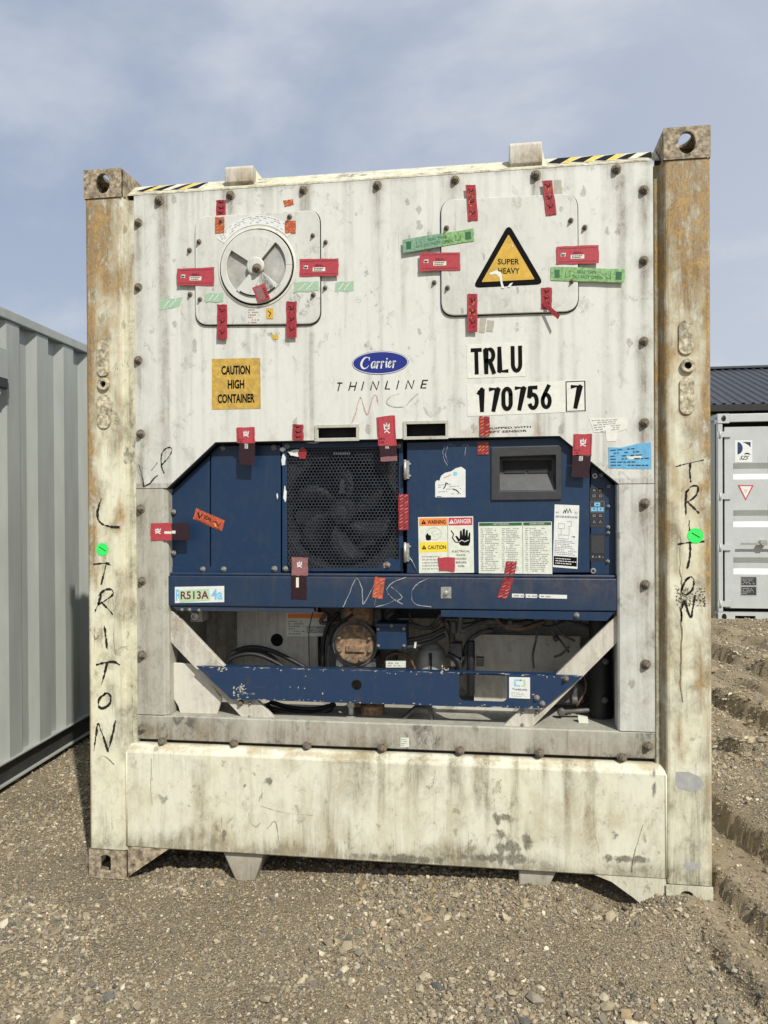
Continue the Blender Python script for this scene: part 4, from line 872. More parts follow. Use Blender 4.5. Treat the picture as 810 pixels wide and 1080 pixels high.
# ---- container body behind the front frame
OY = 0.0
mb = MB().box(-1.213, -1.195, .172, 12.1, .15, 2.85).box(1.195, 1.213, .172, 12.1, .15, 2.85); mb.build('side_wall', M['panel'], RF)
MB().box(-1.19, 1.19, .302, 12.1, 2.84, 2.885).build('roof', M['panel'], RF)
MB().box(-1.19, 1.19, .16, 12.1, .16, .50).build('floor_structure', M['cdark'], RF)
MB().box(-1.19, 1.19, .62, .64, .51, 2.83).build('bulkhead', M['dullwhite'], RF)
MB().box(-1.19, 1.19, 12.0, 12.1, .51, 2.83).build('rear_doors', M['panel'], RF)
for x_ in (-1.2125, 1.2125): MB().box(x_-.02, x_+.02, .2, 12.1, .0 if 0 else .12, .28).build('side_rail', M['cream'], RF)

# ================================================================== COOLING UNIT (blue)
OY = -.055
def plate_holes(mb, outer, holes, y0, y1):
    from mathutils.geometry import tessellate_polygon
    loops = [outer]+holes; allp = [p for l_ in loops for p in l_]; tri = tessellate_polygon([[Vector((a, b, 0)) for a, b in l_] for l_ in loops])
    n_ = len(allp); fs = []
    for a, b, c in tri:
        ar = (allp[b][0]-allp[a][0])*(allp[c][1]-allp[a][1])-(allp[c][0]-allp[a][0])*(allp[b][1]-allp[a][1])
        if ar < 0: b, c = c, b
        fs += [(a, b, c), (n_+c, n_+b, n_+a)]
    k = 0
    for l_ in loops:
        m_ = len(l_); fs += [(k+i, k+(i+1) % m_, n_+k+(i+1) % m_, n_+k+i) for i in range(m_)]; k += m_
    mb.add([(x, y0, z) for x, z in allp]+[(x, y1, z) for x, z in allp], fs)
def prism_px(pts, Y, depth, mat, name, parent, bevel=.003, wear=None, label=None):
    return MB().prism(PP(pts, Y), Y, Y+depth).build(name, mat, parent, bevel=bevel, wear=wear, label=label)
def wear_blue(x, y, z):
    return np.stack([.22*fbm(x*5, z*5, 7, 4)+.15, .3*sstep(.7, .8, fbm(x*8, z*8, 71, 3)), x*0])
ul = prism_px([(180, 604), (180, 519), (221, 480), (221, 604)], .15, .03, M['blue'], 'side_access_panel', RF, .003)
ul2 = prism_px([(222.2, 604), (222.2, 478), (231, 470), (296, 469), (296, 604)], .149, .03, M['blue'], 'access_panel', RF, .003)
prism_px([(180, 605), (296, 604.5), (296, 597), (180, 598)], .146, .004, M['blue'], 'access_panel_lip', ul2, .001)
for p_ in ((235, 472.5), (289, 472)): bolt(*p_, .148, ul2, 'pale')
for p_ in ((183, 540), (183, 583), (214, 600.5), (236, 600.5), (289.5, 600)): bolt(*p_, .145, ul2 if p_[0] > 220 else ul, 'pale')
mb = MB().mat(M['dark']).box(-.90, .895, .34, .36, 1.16, 1.77).box(-.90, .895, .19, .36, 1.765, 1.775).box(-.905, -.90, .19, .36, 1.16, 1.7).box(.895, .90, .19, .36, 1.16, 1.7); mb.build('light_block_box', None, RF)  # dark box added behind the blue panels to block light
# fan guard
gd = MB(); outer = PP([(297.5, 466.5), (425, 465), (425, 602.5), (297.5, 603)], .140); inner = PP([(302.5, 473), (420.5, 471.5), (420.5, 590), (409, 599), (302.5, 600)], .140)
gdo = MB(); plate_holes(gdo, outer, [inner[::-1]], .140, .165); fg = gdo.build('fan_guard', M['blue'], RF, bevel=.002)
x0_, x1_ = inner[0][0]-.003, inner[1][0]+.003; z0_, z1_ = inner[-1][1]-.003, inner[0][1]+.003
mb = MB(); a_ = .0080; wx = a_*math.sqrt(3); hy = a_*1.5; t_ = .0015; row = 0; zz = z0_
def bar(p, q):
    dx, dz_ = q[0]-p[0], q[1]-p[1]; l_ = math.hypot(dx, dz_); nx_, nz_ = -dz_/l_*t_, dx/l_*t_
    mb.add([(p[0]-nx_, .1445, p[1]-nz_), (q[0]-nx_, .1445, q[1]-nz_), (q[0]+nx_, .1445, q[1]+nz_), (p[0]+nx_, .1445, p[1]+nz_), (p[0]-nx_*.2, .1462, p[1]-nz_*.2+.0), (q[0]-nx_*.2, .1462, q[1]-nz_*.2)], [(0, 1, 2, 3), (0, 4, 5, 1)])
while zz < z1_:
    xx = x0_+(wx/2 if row % 2 else 0)
    while xx < x1_:
        c_ = [(xx+a_*math.cos(rad(90+60*k)), zz+a_*math.sin(rad(90+60*k))) for k in range(6)]
        bar(c_[0], c_[1]); bar(c_[1], c_[2]); bar(c_[5], c_[0]); xx += wx
    zz += hy; row += 1
mb.build('guard_mesh', M['grill'], fg)
fc = xz(361, 540.5, .20); fx_, fz_ = fc
mb = MB().mat(M['dark']); mb.lathe((fx_, .20, fz_), [(.235, -.035), (.228, -.03), (.222, .0), (.222, .10)], 48, caps=False)
sq = [(x0_-.01, z0_-.01), (x1_+.01, z0_-.01), (x1_+.01, z1_+.01), (x0_-.01, z1_+.01)]
plate_holes(mb, sq, [[(fx_+.236*math.cos(2*math.pi*k/40), fz_+.236*math.sin(2*math.pi*k/40)) for k in range(40)][::-1]], .166, .169)
mb.build('fan_shroud', None, fg)
fan = MB(); fan.lathe((fx_, .215, fz_), [(.001, -.03), (.045, -.028), (.055, -.015), (.055, .04)], 28, caps=False)
for k in range(6):
    a0 = rad(60*k+14); vs = []
    for i in range(7):
        r_ = .05+(.205-.05)*i/6; sw = .55*(i/6)**1.3; half = (.24+.10*math.sin(math.pi*i/6))
        for j, s2 in enumerate((-1, 0, 1)):
            an = a0+sw+s2*half; vs.append((fx_+r_*math.cos(an), .215+s2*.018, fz_+r_*math.sin(an)))
    fan.add(vs, [(i*3+j, i*3+j+1, (i+1)*3+j+1, (i+1)*3+j) for i in range(6) for j in range(2)], smooth=True)
fano = fan.build('fan', M['fan'], RF); s_ = fano.modifiers.new('s', 'SOLIDIFY'); s_.thickness = .003
mb = MB().lathe((fx_, .183, fz_), [(.001, -.012), (.012, -.012), (.013, -.004), (.024, -.002), (.024, .01)], 20, caps=False); mb.build('fan_nut', M['charcoal'], fano)
mb = MB().mat(M['charcoal']).prism([(fx_-.012, fz_+.08), (fx_+.012, fz_+.08), (fx_+.009, fz_+.135), (fx_-.006, fz_+.135)], .196, .197); mb.build('blade_mark', None, fano)
for p_ in ((303, 470.5), (420, 470), (301, 600), (409, 596)): bolt(*p_, .139, fg, 'pale')
# white chipped paint on the guard's left edge and corner
mb = MB().mat(M['paper']); rr_ = random.Random(4)
for cx_, cy_, w_, h_ in ((312, 478, 20, 8), (299, 485, 5, 14), (300.5, 522, 4, 18), (292.5, 523, 2, 8), (330, 467, 16, 1.5), (298, 474, 6, 5)):
    p_ = [(cx_+w_/2*math.cos(a)*rr_.uniform(.6, 1.1), cy_+h_/2*math.sin(a)*rr_.uniform(.6, 1.1)) for a in [k*math.pi/7 for k in range(14)]]
    MB().prism(PP(p_, .139), .1385, .1397).build('peeling_paint', M['paper'], fg)
D = Decal(rbox(352, 476, 371, 480), .1438); [D.rect(M['greyprint'], i*.12, .3, i*.12+.08, .9) for i in range(8)]; D.build('worn_lettering', fg)
prism_px([(400, 597), (411, 588), (420, 592), (420, 601), (400, 601)], .1435, .004, M['blue'], 'corner_patch', fg, 0)
prism_px([(404, 594), (409, 592), (411, 598), (405, 600)], .1405, .002, M['rusty'], 'rust_spot', fg, 0)

# control box with recessed display window
cb_out = PP([(429, 466.5), (593, 461), (622, 487), (622, 604), (429, 605)], .130)
win = PP([(521, 474), (589, 472), (589, 525), (521, 526)], .130)
mb = MB(); plate_holes(mb, cb_out, [win[::-1]], .130, .155); cbx = mb.build('control_box_door', M['blue'], RF, bevel=.003)
MB().prism(PP([(430, 468), (592, 463), (621, 489), (621, 603), (430, 604)], .156), .205, .33).build('control_box', M['blue'], RF)
wo, wi = PP([(518, 471.5), (592, 469.5), (592, 527), (518, 528)], .128), PP([(527, 482), (586, 480), (586, 517), (527, 518)], .128)
mb = MB(); plate_holes(mb, wo, [wi[::-1]], .122, .136); wf = mb.build('window_frame', M['charcoal'], cbx, bevel=.003)
(wx0, wz1), (wx1, wz0) = wi[0], wi[2]
mb = MB().mat(M['screen']).box(wx0, wx1, .175, .18, wz0, wz1).mat(M['charcoal']).box(wx0-.003, wx0, .136, .175, wz0, wz1).box(wx1, wx1+.003, .136, .175, wz0, wz1).box(wx0, wx1, .136, .175, wz1, wz1+.003)
zm = wz0+(wz1-wz0)*.50
mb.mat(M['screen']).add([(wx0, .134, wz0), (wx1, .134, wz0), (wx1-.008, .172, zm), (wx0, .172, zm)], [(0, 1, 2, 3)])
mb.mat(M['dark']).box(wx0+.012, wx1-.012, .170, .1745, zm+.012, wz1-.012).mat(M['charcoal']).box(wx0+.02, (wx0+wx1)/2-.004, .168, .170, zm+.004, zm+.011).box((wx0+wx1)/2+.004, wx1-.02, .168, .170, zm+.004, zm+.011)
mb.build('display_window', None, wf)
kp = prism_px([(623, 489), (649, 513), (649, 606), (623, 606)], .148, .03, M['blue'], 'keypad_panel', RF, .002)
D = Decal(rbox(622.5, 514, 637.5, 556, 0), .148).base(M['charcoal'])
for r_, (v0, v1) in enumerate(((.02, .12), (.16, .27), (.66, .76), (.80, .92))):
    for c_ in (0, 1):
        D.lv = 0; D.rect(M['dark'], .08+c_*.45, v0, .46+c_*.45, v1); D.lv = 1
        u = .18+c_*.45; D.stroke(M['greyprint'], [(u, v1-.03), (u+.18, v1-.03), (u+.09, v0+.03), (u, v1-.03)] if r_ in (0, 3) else [(u, v0+.03), (u+.18, v0+.03), (u+.18, v1-.03), (u, v1-.03), (u, v0+.03)], .0016)
D.lv = 0; D.rect(M['lblueprint'], .28, .38, .70, .48).rect(M['lblueprint'], .06, .50, .48, .60).rect(M['lblueprint'], .52, .50, .94, .60); D.lv = 1
D.rect(M['navy2'], .42, .42, .58, .44); [D.poly(M['navy2'], [(u, .53), (u+.14, .53), (u+.07, .575)]) for u in (.2, .66)]
D.stroke(M['greyprint'], [(.02, .36), (.98, .36), (.98, .62), (.02, .62), (.02, .36)], .001)
D.build('keypad', kp)
D = Decal(rbox(622.5, 563, 638.5, 592, 0), .148).base(M['dark']); D.rect(M['charcoal'], .08, .06, .92, .70); [D.rect(M['greyprint'], .12+i*.22, .80+.04*(i % 2), .22+i*.22, .86) for i in range(4)]; D.build('display', kp)
for p_ in ((627, 502), (625.5, 602)):
    bx, bz = xz(*p_, .147); MB().mat(M['zinc']).lathe((bx, .147, bz), [(.011, 0), (.011, -.006), (.009, -.008), (.006, -.008)], 16).mat(M['ink']).lathe((bx, .1385, bz), [(.005, 0), (.001, 0)], 12, caps=False).build('key_lock', None, kp)
for p_ in ((642, 513), (641.5, 534), (641.5, 556), (641.5, 562), (641, 592), (634, 501)): bolt(*p_, .147, kp, 'tiny')
for y0_, y1_ in ((486, 505), (573, 592)):
    a, zt = xz(428.5, y0_, .126); _, zb = xz(428.5, y1_, .126)
    MB().box(a-.006, a+.012, .120, .126, zb, zt).cyl((a-.004, .116, zb-.004), (a-.004, .116, zt+.004), .006, 10).cyl((a+.014, .118, zt-.012), (a+.014, .126, zt-.012), .005, 8).cyl((a+.014, .118, zb+.012), (a+.014, .126, zb+.012), .005, 8).build('hinge', M['zinc'], cbx)
MB().mat(M['zinc']).tube([(xz(431, 586, .12)[0], .12, xz(431, 586, .12)[1]), (xz(436, 594, .12)[0], .12, xz(436, 594, .12)[1]), (xz(439, 601, .12)[0], .125, xz(439, 601, .12)[1])], .0015, 6).build('retaining_chain', None, cbx)

# wide blue cross beam
ub = MB().mat(M['blue']); ub.prism(PP([(175.5, 607), (652, 610.5), (652.5, 644), (649, 644.8), (175.5, 639)], .112), .112, .50)
ub.prism(PP([(176, 606.9), (652, 610.3), (652, 607), (176, 604)], .112), .122, .50)
ubo = ub.build('cross_beam', None, RF, bevel=.004, wear=wear_blue)
MB().prism(PP([(181, 639.3), (331, 641), (331, 646), (187, 644)], .118), .118, .16).build('beam_lip', M['blue'], ubo, bevel=.001, wear=lambda x, y, z: np.stack([x*0+.7, x*0, x*0]))
MB().prism(PP([(465, 643.5), (648.5, 645.5), (640, 655), (465, 650.5)], .118), .118, .42).build('beam_lip', M['blue'], ubo, bevel=.001)
for p_, k_ in (((192, 643), 'tiny'), ((200, 643), 'tiny'), ((210, 643.5), 'tiny'), ((608, 649), 'pale'), ((470, 626), 'tiny')): bolt(*p_, .117 if p_[1] > 630 else .111, ubo, k_)
MB().mat(M['zinc']).prism(PP([(465, 619), (476, 619), (476, 631), (465, 631)], .111), .110, .112).lathe((*xz(470.5, 625, .11)[:1], .110, xz(470.5, 625, .11)[1]), [(.009, 0), (.008, -.012), (.004, -.013)], 14).build('catch', None, ubo)

# lower chipped beam with two openings
def chipwear(x, y, z):
    zt = np.interp(x, [xz(206, 702, .105)[0], xz(615, 713, .105)[0]], [xz(206, 702, .105)[1], xz(615, 713, .105)[1]]); zb = np.interp(x, [xz(243, 738, .105)[0], xz(572, 748, .105)[0]], [xz(243, 738, .105)[1], xz(572, 748, .105)[1]])
    B = .62*np.exp(-((z-zt)/.004)**2)*sstep(.4, .6, fbm(x*30, z*5, 3, 3))+.60*np.exp(-((z-zb)/.006)**2)*sstep(.45, .65, fbm(x*22, z*5, 9, 3))
    for a in ((258, 722, .02, .008), (250, 732, .03, .010), (262, 728, .018, .010), (470, 704, .07, .006), (237, 705, .02, .006)): B = np.maximum(B, .72*blob(x, z, a[0], a[1], .105, a[2], a[3], 3, .9))
    return np.stack([x*0+.1, x*0, B])
lbq = PP([(207, 702.5), (615, 713), (572, 748), (244, 737.5)], .105)
def densify(p, k=.012):
    o_ = []
    for i in range(len(p)):
        a, b = p[i], p[(i+1) % len(p)]; m_ = max(1, int(math.dist(a, b)/k)); o_ += [(a[0]+(b[0]-a[0])*j/m_, a[1]+(b[1]-a[1])*j/m_) for j in range(m_)]
    return o_
(hx0, hz1), (hx1, hz0) = xz(484, 708.5, .105), xz(535, 740.5, .105); hx2, hz2 = xz(376, 722.5, .105)
h1 = rrect(hx0, hz0, hx1, hz1, .022, 6)[::-1]; h2 = [(hx2+.021*math.cos(2*math.pi*k/24), hz2+.021*math.sin(2*math.pi*k/24)) for k in range(24)][::-1]
# dense grid clipped to the beam outline so that the chipped paint map has detail
bm = bmesh.new(); x0_, x1_ = lbq[0][0], lbq[1][0]; n1, n2 = 190, 16; gv = []
tl, tr, br, bl = lbq
mb = MB().mat(M['blue_chip']); plate_holes(mb, densify(lbq), [h1, h2], .105, .113)
mb.mat(M['greytape']); rc_ = random.Random(21)
def chip(cx_, cy_, r1, r2):
    n_ = rc_.randint(5, 8); a0 = rc_.uniform(0, 6); p_ = [(cx_+r1*rc_.uniform(.45, 1.1)*math.cos(a0+k*2*math.pi/n_), cy_+r2*rc_.uniform(.45, 1.1)*math.sin(a0+k*2*math.pi/n_)) for k in range(n_)]
    w_ = PP(p_, .1046); a = sum(w_[i][0]*w_[(i+1) % n_][1]-w_[(i+1) % n_][0]*w_[i][1] for i in range(n_)); w_ = w_ if a > 0 else w_[::-1]
    yy = .1046-rc_.uniform(0, .0003); mb.add([(x, yy, z) for x, z in w_], [tuple(range(n_))])
for _ in range(62):
    t = rc_.random()
    if rc_.random() < .55: px, py = 212+400*t, 702.9+10.3*t+rc_.expovariate(1.4); 
    else: px, py = 246+325*t, 737+10.2*t-rc_.expovariate(1.1)
    k = .9 if not (455 < px < 480 and py < 712) else 1.8
    chip(px, py, rc_.uniform(.6, 2.6)*k, rc_.uniform(.4, 1.0)*k)
for cx_, cy_, sp_, n_ in ((242, 728, 6, 9), (254, 724, 6, 12), (250, 733, 7, 9), (234, 705, 6, 8), (258, 729, 4, 7), (470, 707, 8, 9), (330, 716, 60, 7), (560, 722, 30, 5)):
    for _ in range(n_): chip(min(max(cx_+rc_.gauss(0, sp_*.5), 226+max(0, cy_-705)*.9), 600), min(cy_+rc_.gauss(0, sp_*.35), 739), rc_.uniform(.5, 1.9), rc_.uniform(.4, 1.6))
lbo = mb.build('lower_beam', None, RF, wear=chipwear)
s_ = bmesh.new(); s_.from_mesh(lbo.data); bmesh.ops.subdivide_edges(s_, edges=[e for e in s_.edges if e.calc_length() > .02], cuts=5, use_grid_fill=True); bmesh.ops.triangulate(s_, faces=s_.faces); bmesh.ops.subdivide_edges(s_, edges=[e for e in s_.edges if e.calc_length() > .02], cuts=1); s_.to_mesh(lbo.data); s_.free()
lbo.data.attributes.remove(lbo.data.attributes['wear']); add_wear(lbo.data, chipwear); bm.free()
MB().prism([(tl[0]+.02, tl[1]-.001), (tr[0]-.02, tr[1]-.001), (tr[0]-.02, tr[1]-.008), (tl[0]+.02, tl[1]-.008)], .1135, .16).build('beam_flange', M['blue_chip'], lbo)
bolt(572, 742, .104, lbo, 'pale'); bolt(566, 736, .104, lbo, 'pale'); bolt(596.5, 715.5, .104, lbo, 'flange')

# diagonal braces and the plate beside them
wb = lambda x, y, z: np.stack([.25+.4*fbm(x*12, z*12, 4, 4), .1*fbm(x*20, z*20, 5, 3), .5*sstep(.62, .74, fbm(x*18, z*18, 6, 3))])
for pts in ([(173, 645), (182, 645), (289, 757), (289, 763), (261, 763), (173, 670)], [(651.5, 648), (651.5, 677), (559, 769.5), (527, 769.5)]):
    b_ = MB().prism(PP(pts, .128), .128, .150).build('diagonal_brace', M['white'], RF, bevel=.002, wear=wb)
    for p_ in (((254, 741), (264, 741.5), (263, 756)) if pts[0][0] < 300 else ((551, 750.5), (566, 751), (551, 764.5), (558, 770))):
        bolt(*p_, .127, b_, 'tiny' if p_ != (254, 741) else 'flange')
prism_px([(177.5, 699), (206, 700), (234, 737), (229, 753), (190, 752.5), (188, 745), (184, 738.5), (177.5, 735)], .155, .012, M['white'], 'bracket_plate', RF, .002, wear=lambda x, y, z: np.stack([x*0+.22, x*0, x*0]))

# ---- machinery compartment
comp = MB().mat(M['dullwhite']).box(-.905, .40, .56, .60, .653, 1.14).build('compartment_wall', None, RF, wear=lambda x, y, z: np.stack([x*0+.55*fbm(x*6, z*6, 3, 4)+.2, x*0+.08, .5*sstep(.6, .7, fbm(x*11, z*11, 4, 3))]))
MB().mat(M['dullwhite']).prism([(-.70, .66), (-.335, .66), (-.335, 1.12), (-.70, 1.12)], .40, .41).build('side_compartment_cover', None, RF, wear=lambda x, y, z: np.stack([x*0+.4*fbm(x*6, z*6, 3, 4)+.15, x*0+.05, .55*sstep(.56, .66, fbm(x*11, z*11, 4, 3))]))
hx_, hz_ = xz(292, 675, .398); MB().lathe((hx_, .3995, hz_), [(.028, -.001), (.0005, -.001)], 24, caps=False).build('cover_opening', M['gasket'], RF)
wr = MB().mat(M['dullwhite']).prism(PP([(500, 669), (612, 671), (612, 765), (500, 765)], .47), .47, .48).build('inner_cover', None, RF, wear=lambda x, y, z: np.stack([x*0+.3*fbm(x*6, z*6, 3, 4)+.12, x*0+.05, .45*sstep(.6, .7, fbm(x*11, z*11, 4, 3))]))
D = Decal(rbox(302, 646, 345, 671), .398).base(M['paper2']); D.rect(M['orangeprint'], .04, .04, .97, .24).lines(M['greyprint'], .05, .32, .5, .95, 6, seed=3).rect(M['greyprint'], .50, .58, .98, .86).up().lines(M['paper'], .53, .62, .95, .82, 3, seed=5); D.build('instruction_label', RF)
MB().mat(M['black']).box(-.70, .42, .51, .555, 1.02, 1.13).build('wiring_duct', None, RF)
MB().mat(M['oldgrey']).box(-.325, .0, .42, .55, .66, 1.10).build('compressor_support', None, RF)
# compressor with rusted end flange
cx_, cz_ = xz(374, 679.5, .25)
cmpr = MB().mat(M['oldgrey']); cmpr.lathe((cx_, .25, cz_), [(.092, .012), (.092, .05), (.082, .07), (.082, .30)], 36).box(cx_-.085, cx_+.085, .27, .5, cz_-.10, cz_-.06).box(cx_-.07, cx_+.10, .32, .52, cz_+.06, cz_+.14)
cmo = cmpr.build('compressor', None, RF, bevel=.004)
fl = MB().lathe((cx_, .25, cz_), [(.0, -.008), (.03, -.008), (.04, -.004), (.076, -.003), (.083, .002), (.083, .014)], 40, caps=False).box(cx_-.035, cx_+.045, .236, .25, cz_-.03, cz_-.002).build('end_flange', M['rusty'], cmo, bevel=.002)
for k in range(8):
    a = rad(22.5+45*k); o_ = bolt(374, 679.5, .249, fl, 'flange', 'bolt'); o_.location = (cx_+.068*math.cos(a), .248, cz_+.068*math.sin(a))
MB().mat(M['rusty']).lathe((cx_+.01, .30, cz_+.125), [(.0, -.02), (.05, -.02), (.055, -.012), (.055, .1)], 24, caps=False).box(cx_-.05, cx_+.07, .29, .40, cz_+.07, cz_+.165).build('valve_head', None, cmo, bevel=.004)
tb = prism_px([(396.5, 659), (428, 659.5), (428.5, 685.5), (397, 685)], .21, .10, M['blue'], 'terminal_box', RF, .004)
prism_px([(396, 657.5), (428.5, 658), (428.5, 662), (396, 661.5)], .206, .11, M['blue'], 'box_lid', tb, .002)
for p_ in ((399, 663.5), (426, 663), (399, 681), (426, 681), (413, 660)): bolt(*p_, .205 if p_[1] < 662 else .209, tb, 'tiny')
D = Decal(rbox(407, 697, 428, 704), .24).base(M['paper2']); D.lines(M['greyprint'], .1, .15, .95, .9, 2, seed=8); D.build('type_plate', cmo)
# dusty tank, hoses, pipes
tx, tz = xz(455, 700, .40)
MB().lathe((tx, .40, 0), [(.001, .938), (.03, .930), (.055, .905), (.066, .865), (.066, .66)], 36, 'z', caps=False).build('receiver_tank', M['oldwhite'], RF)
MB().mat(M['dark']).box(tx-.004, tx+.008, .331, .336, .80, .90).mat(M['rusty']).box(tx-.006, tx-.001, .330, .335, .80, .87).build('tank_gauge', None, RF)
def hose(pts, r, name='hose', mat=None, seg=10):
    sp_ = []
    P3 = [Vector(p) for p in pts]; P3 = [P3[0]*2-P3[1]]+P3+[P3[-1]*2-P3[-2]]
    for i in range(1, len(P3)-2):
        for k in range(8):
            t = k/8; a, b, c, d_ = P3[i-1:i+3]; sp_.append(.5*((2*b)+(c-a)*t+(2*a-5*b+4*c-d_)*t*t+(3*b-a-3*c+d_)*t**3))
    sp_.append(P3[-2]); return MB().tube(sp_, r, seg).build(name, mat or M['black'], RF)
def p3(px, py, Y): x, z = xz(px, py, Y); return (x, Y, z)
hose([p3(238, 702, .30), p3(244, 690, .30), p3(262, 683, .31), p3(285, 686, .32), p3(318, 702, .33), p3(330, 712, .33)], .010)
hose([p3(236, 706, .27), p3(242, 696, .27), p3(258, 690, .28), p3(276, 692, .29), p3(300, 704, .30), p3(312, 716, .30)], .009)
hose([p3(241, 700, .33), p3(250, 688, .33), p3(275, 687, .34), p3(292, 697, .34), p3(300, 708, .34)], .008)
hose([p3(275, 745, .22), p3(300, 751, .21), p3(325, 754, .21), p3(345, 749, .23), p3(352, 742, .26)], .013)
hose([p3(285, 740, .26), p3(305, 746, .25), p3(330, 748, .24), p3(350, 744, .26)], .010)
hose([p3(180, 752, .22), p3(195, 757, .22), p3(230, 757, .23), p3(262, 752, .25), p3(285, 743, .28)], .012)
hose([p3(330, 645, .34), p3(326, 665, .33), p3(326, 690, .33), p3(327, 712, .33)], .0022, 'sensor_wire')
hose([p3(357, 646, .34), p3(346, 660, .33), p3(341, 680, .33), p3(341, 712, .33)], .009, 'hose')
hose([p3(372, 648, .28), p3(352, 664, .28), p3(346, 690, .28), p3(346, 706, .28)], .006, 'hose')
# ribbed conduit
pts = [Vector(p3(428, 683, .27)), Vector(p3(440, 681, .27)), Vector(p3(455, 676, .28)), Vector(p3(468, 672, .30))]
for oy in (0, -8):
    q_ = [Vector(p3(a, b+oy*.9, c)) for a, b, c in ((428, 683, .27), (440, 681, .27), (455, 677, .28), (470, 669, .31))]; dense = []; rr2 = []
    for i in range(3):
        for k in range(12): dense.append(q_[i].lerp(q_[i+1], k/12)); rr2.append(.0105 if k % 2 else .0085)
    MB().tube(dense, rr2, 10).build('ribbed_conduit', M['charcoal'], RF)
D = Decal(quadc(438, 680, 2.2, 7, 8), .255).base(M['paper']); D.build('cable_tag', RF)
hose([p3(470, 655, .36), p3(476, 670, .36), p3(478, 690, .36), p3(478, 712, .36)], .014, 'pipe', M['oldgrey'])
hose([p3(486, 650, .33), p3(486, 665, .33), p3(500, 660, .35), p3(515, 655, .36), p3(545, 657, .36), p3(560, 655, .36)], .012, 'pipe', M['oldgrey'])
hose([p3(472, 690, .30), p3(480, 694, .30), p3(484, 700, .30), p3(486, 712, .30)], .012, 'hose')
MB().mat(M['oldgrey']).box(*[xz(472, 0, .34)[0], xz(484, 0, .34)[0]], .30, .38, xz(0, 690, .34)[1], xz(0, 668, .34)[1]).cyl(p3(478, 668, .34), p3(478, 655, .34), .016, 12).box(xz(470, 0, .34)[0], xz(487, 0, .34)[0], .30, .37, xz(0, 684, .34)[1], xz(0, 680, .34)[1]).build('expansion_valve', None, RF, bevel=.003)
MB().mat(M['black']).cyl(p3(496.5, 732, .30), p3(496.5, 676, .30), .017, 14).box(xz(499, 0, .3)[0], xz(507, 0, .3)[0], .28, .32, xz(0, 690, .3)[1], xz(0, 682, .3)[1]).build('filter_drier', None, RF, bevel=.002)
hose([p3(520, 648, .30), p3(532, 660, .28), p3(548, 663, .27), p3(560, 660, .28), p3(575, 655, .30)], .010, 'pipe', M['copper'])
MB().mat(M['oldgrey']).cyl(p3(533, 660, .28), p3(552, 659, .28), .018, 12).cyl(p3(538, 659, .26), p3(538, 652, .28), .010, 10).build('valve', None, RF)
for a in (((575, 660), (588, 672), (600, 688)), ((583, 655), (592, 668), (606, 676)), ((600, 682), (592, 690), (584, 693)), ((560, 652), (566, 668), (562, 690), (563, 705))): hose([p3(x_, y_, .36) for x_, y_ in a], .005, 'pipe', M['oldgrey'])
MB().mat(M['oldgrey']).lathe(p3(586, 673, .36), [(.012, 0), (.012, -.02), (.006, -.03)], 12).build('service_valve', None, RF)
rxx, rzz = xz(633.5, 700, .30)
MB().lathe((rxx, .30, 0), [(.001, 1.10), (.03, 1.095), (.044, 1.07), (.046, 1.05), (.046, .66)], 28, 'z', caps=False).build('accumulator', M['black'], RF)
for p_ in ((638.5, 697), (637.5, 738)): x_, z_ = xz(*p_, .25); MB().mat(M['oldgrey']).lathe((x_, .25, z_), [(.013, 0), (.013, -.012), (.009, -.016), (.006, -.018)], 14).build('sight_glass', None, RF)
MB().mat(M['oldgrey']).cyl(p3(606, 712, .28), p3(606, 742, .28), .011, 12).cyl(p3(588, 751, .26), p3(622, 749, .26), .009, 10).box(xz(598, 0, .26)[0], xz(612, 0, .26)[0], .24, .29, xz(0, 756, .26)[1], xz(0, 746, .26)[1]).lathe(p3(592, 751, .25), [(.015, .0), (.015, -.01), (.008, -.014)], 12).cyl(p3(603, 738, .26), p3(609, 738, .26), .018, 10).build('service_valve', None, RF, bevel=.002)
MB().mat(M['paper2']).prism(PP([(609.5, 755), (620, 757), (621, 765), (611, 765)], .20), .20, .22).build('valve_tag', None, RF)
MB().mat(M['oldgrey']).box(xz(560, 0, .4)[0], xz(612, 0, .4)[0], .36, .44, .70, .78).build('drain_pan', None, RF, bevel=.004)
rp_ = random.Random(9)
for i in range(9):
    x0p = 345+i*31+rp_.uniform(-8, 8); y_ = rp_.uniform(.30, .42); dd = rp_.uniform(-1, 1)
    hose([p3(x0p, 646, y_), p3(x0p+dd*8, 653+rp_.uniform(0, 4), y_), p3(x0p+20+dd*10, 656+rp_.uniform(0, 8), y_), p3(x0p+38, 650+rp_.uniform(0, 14), y_), p3(x0p+52, 647, y_)], rp_.choice((.004, .006, .0085)), 'pipe' if i % 3 else 'hose', M[('copper', 'black', 'oldgrey')[i % 3]])
hose([p3(404, 702, .30), p3(412, 690, .32), p3(430, 692, .33), p3(440, 712, .33)], .007, 'pipe', M['copper'])
hose([p3(480, 712, .36), p3(488, 700, .36), p3(492, 680, .38), p3(505, 668, .40), p3(520, 664, .42)], .009, 'pipe', M['oldgrey'])
hose([p3(600, 700, .34), p3(612, 706, .32), p3(618, 725, .30), p3(608, 745, .28)], .005, 'pipe', M['copper'])
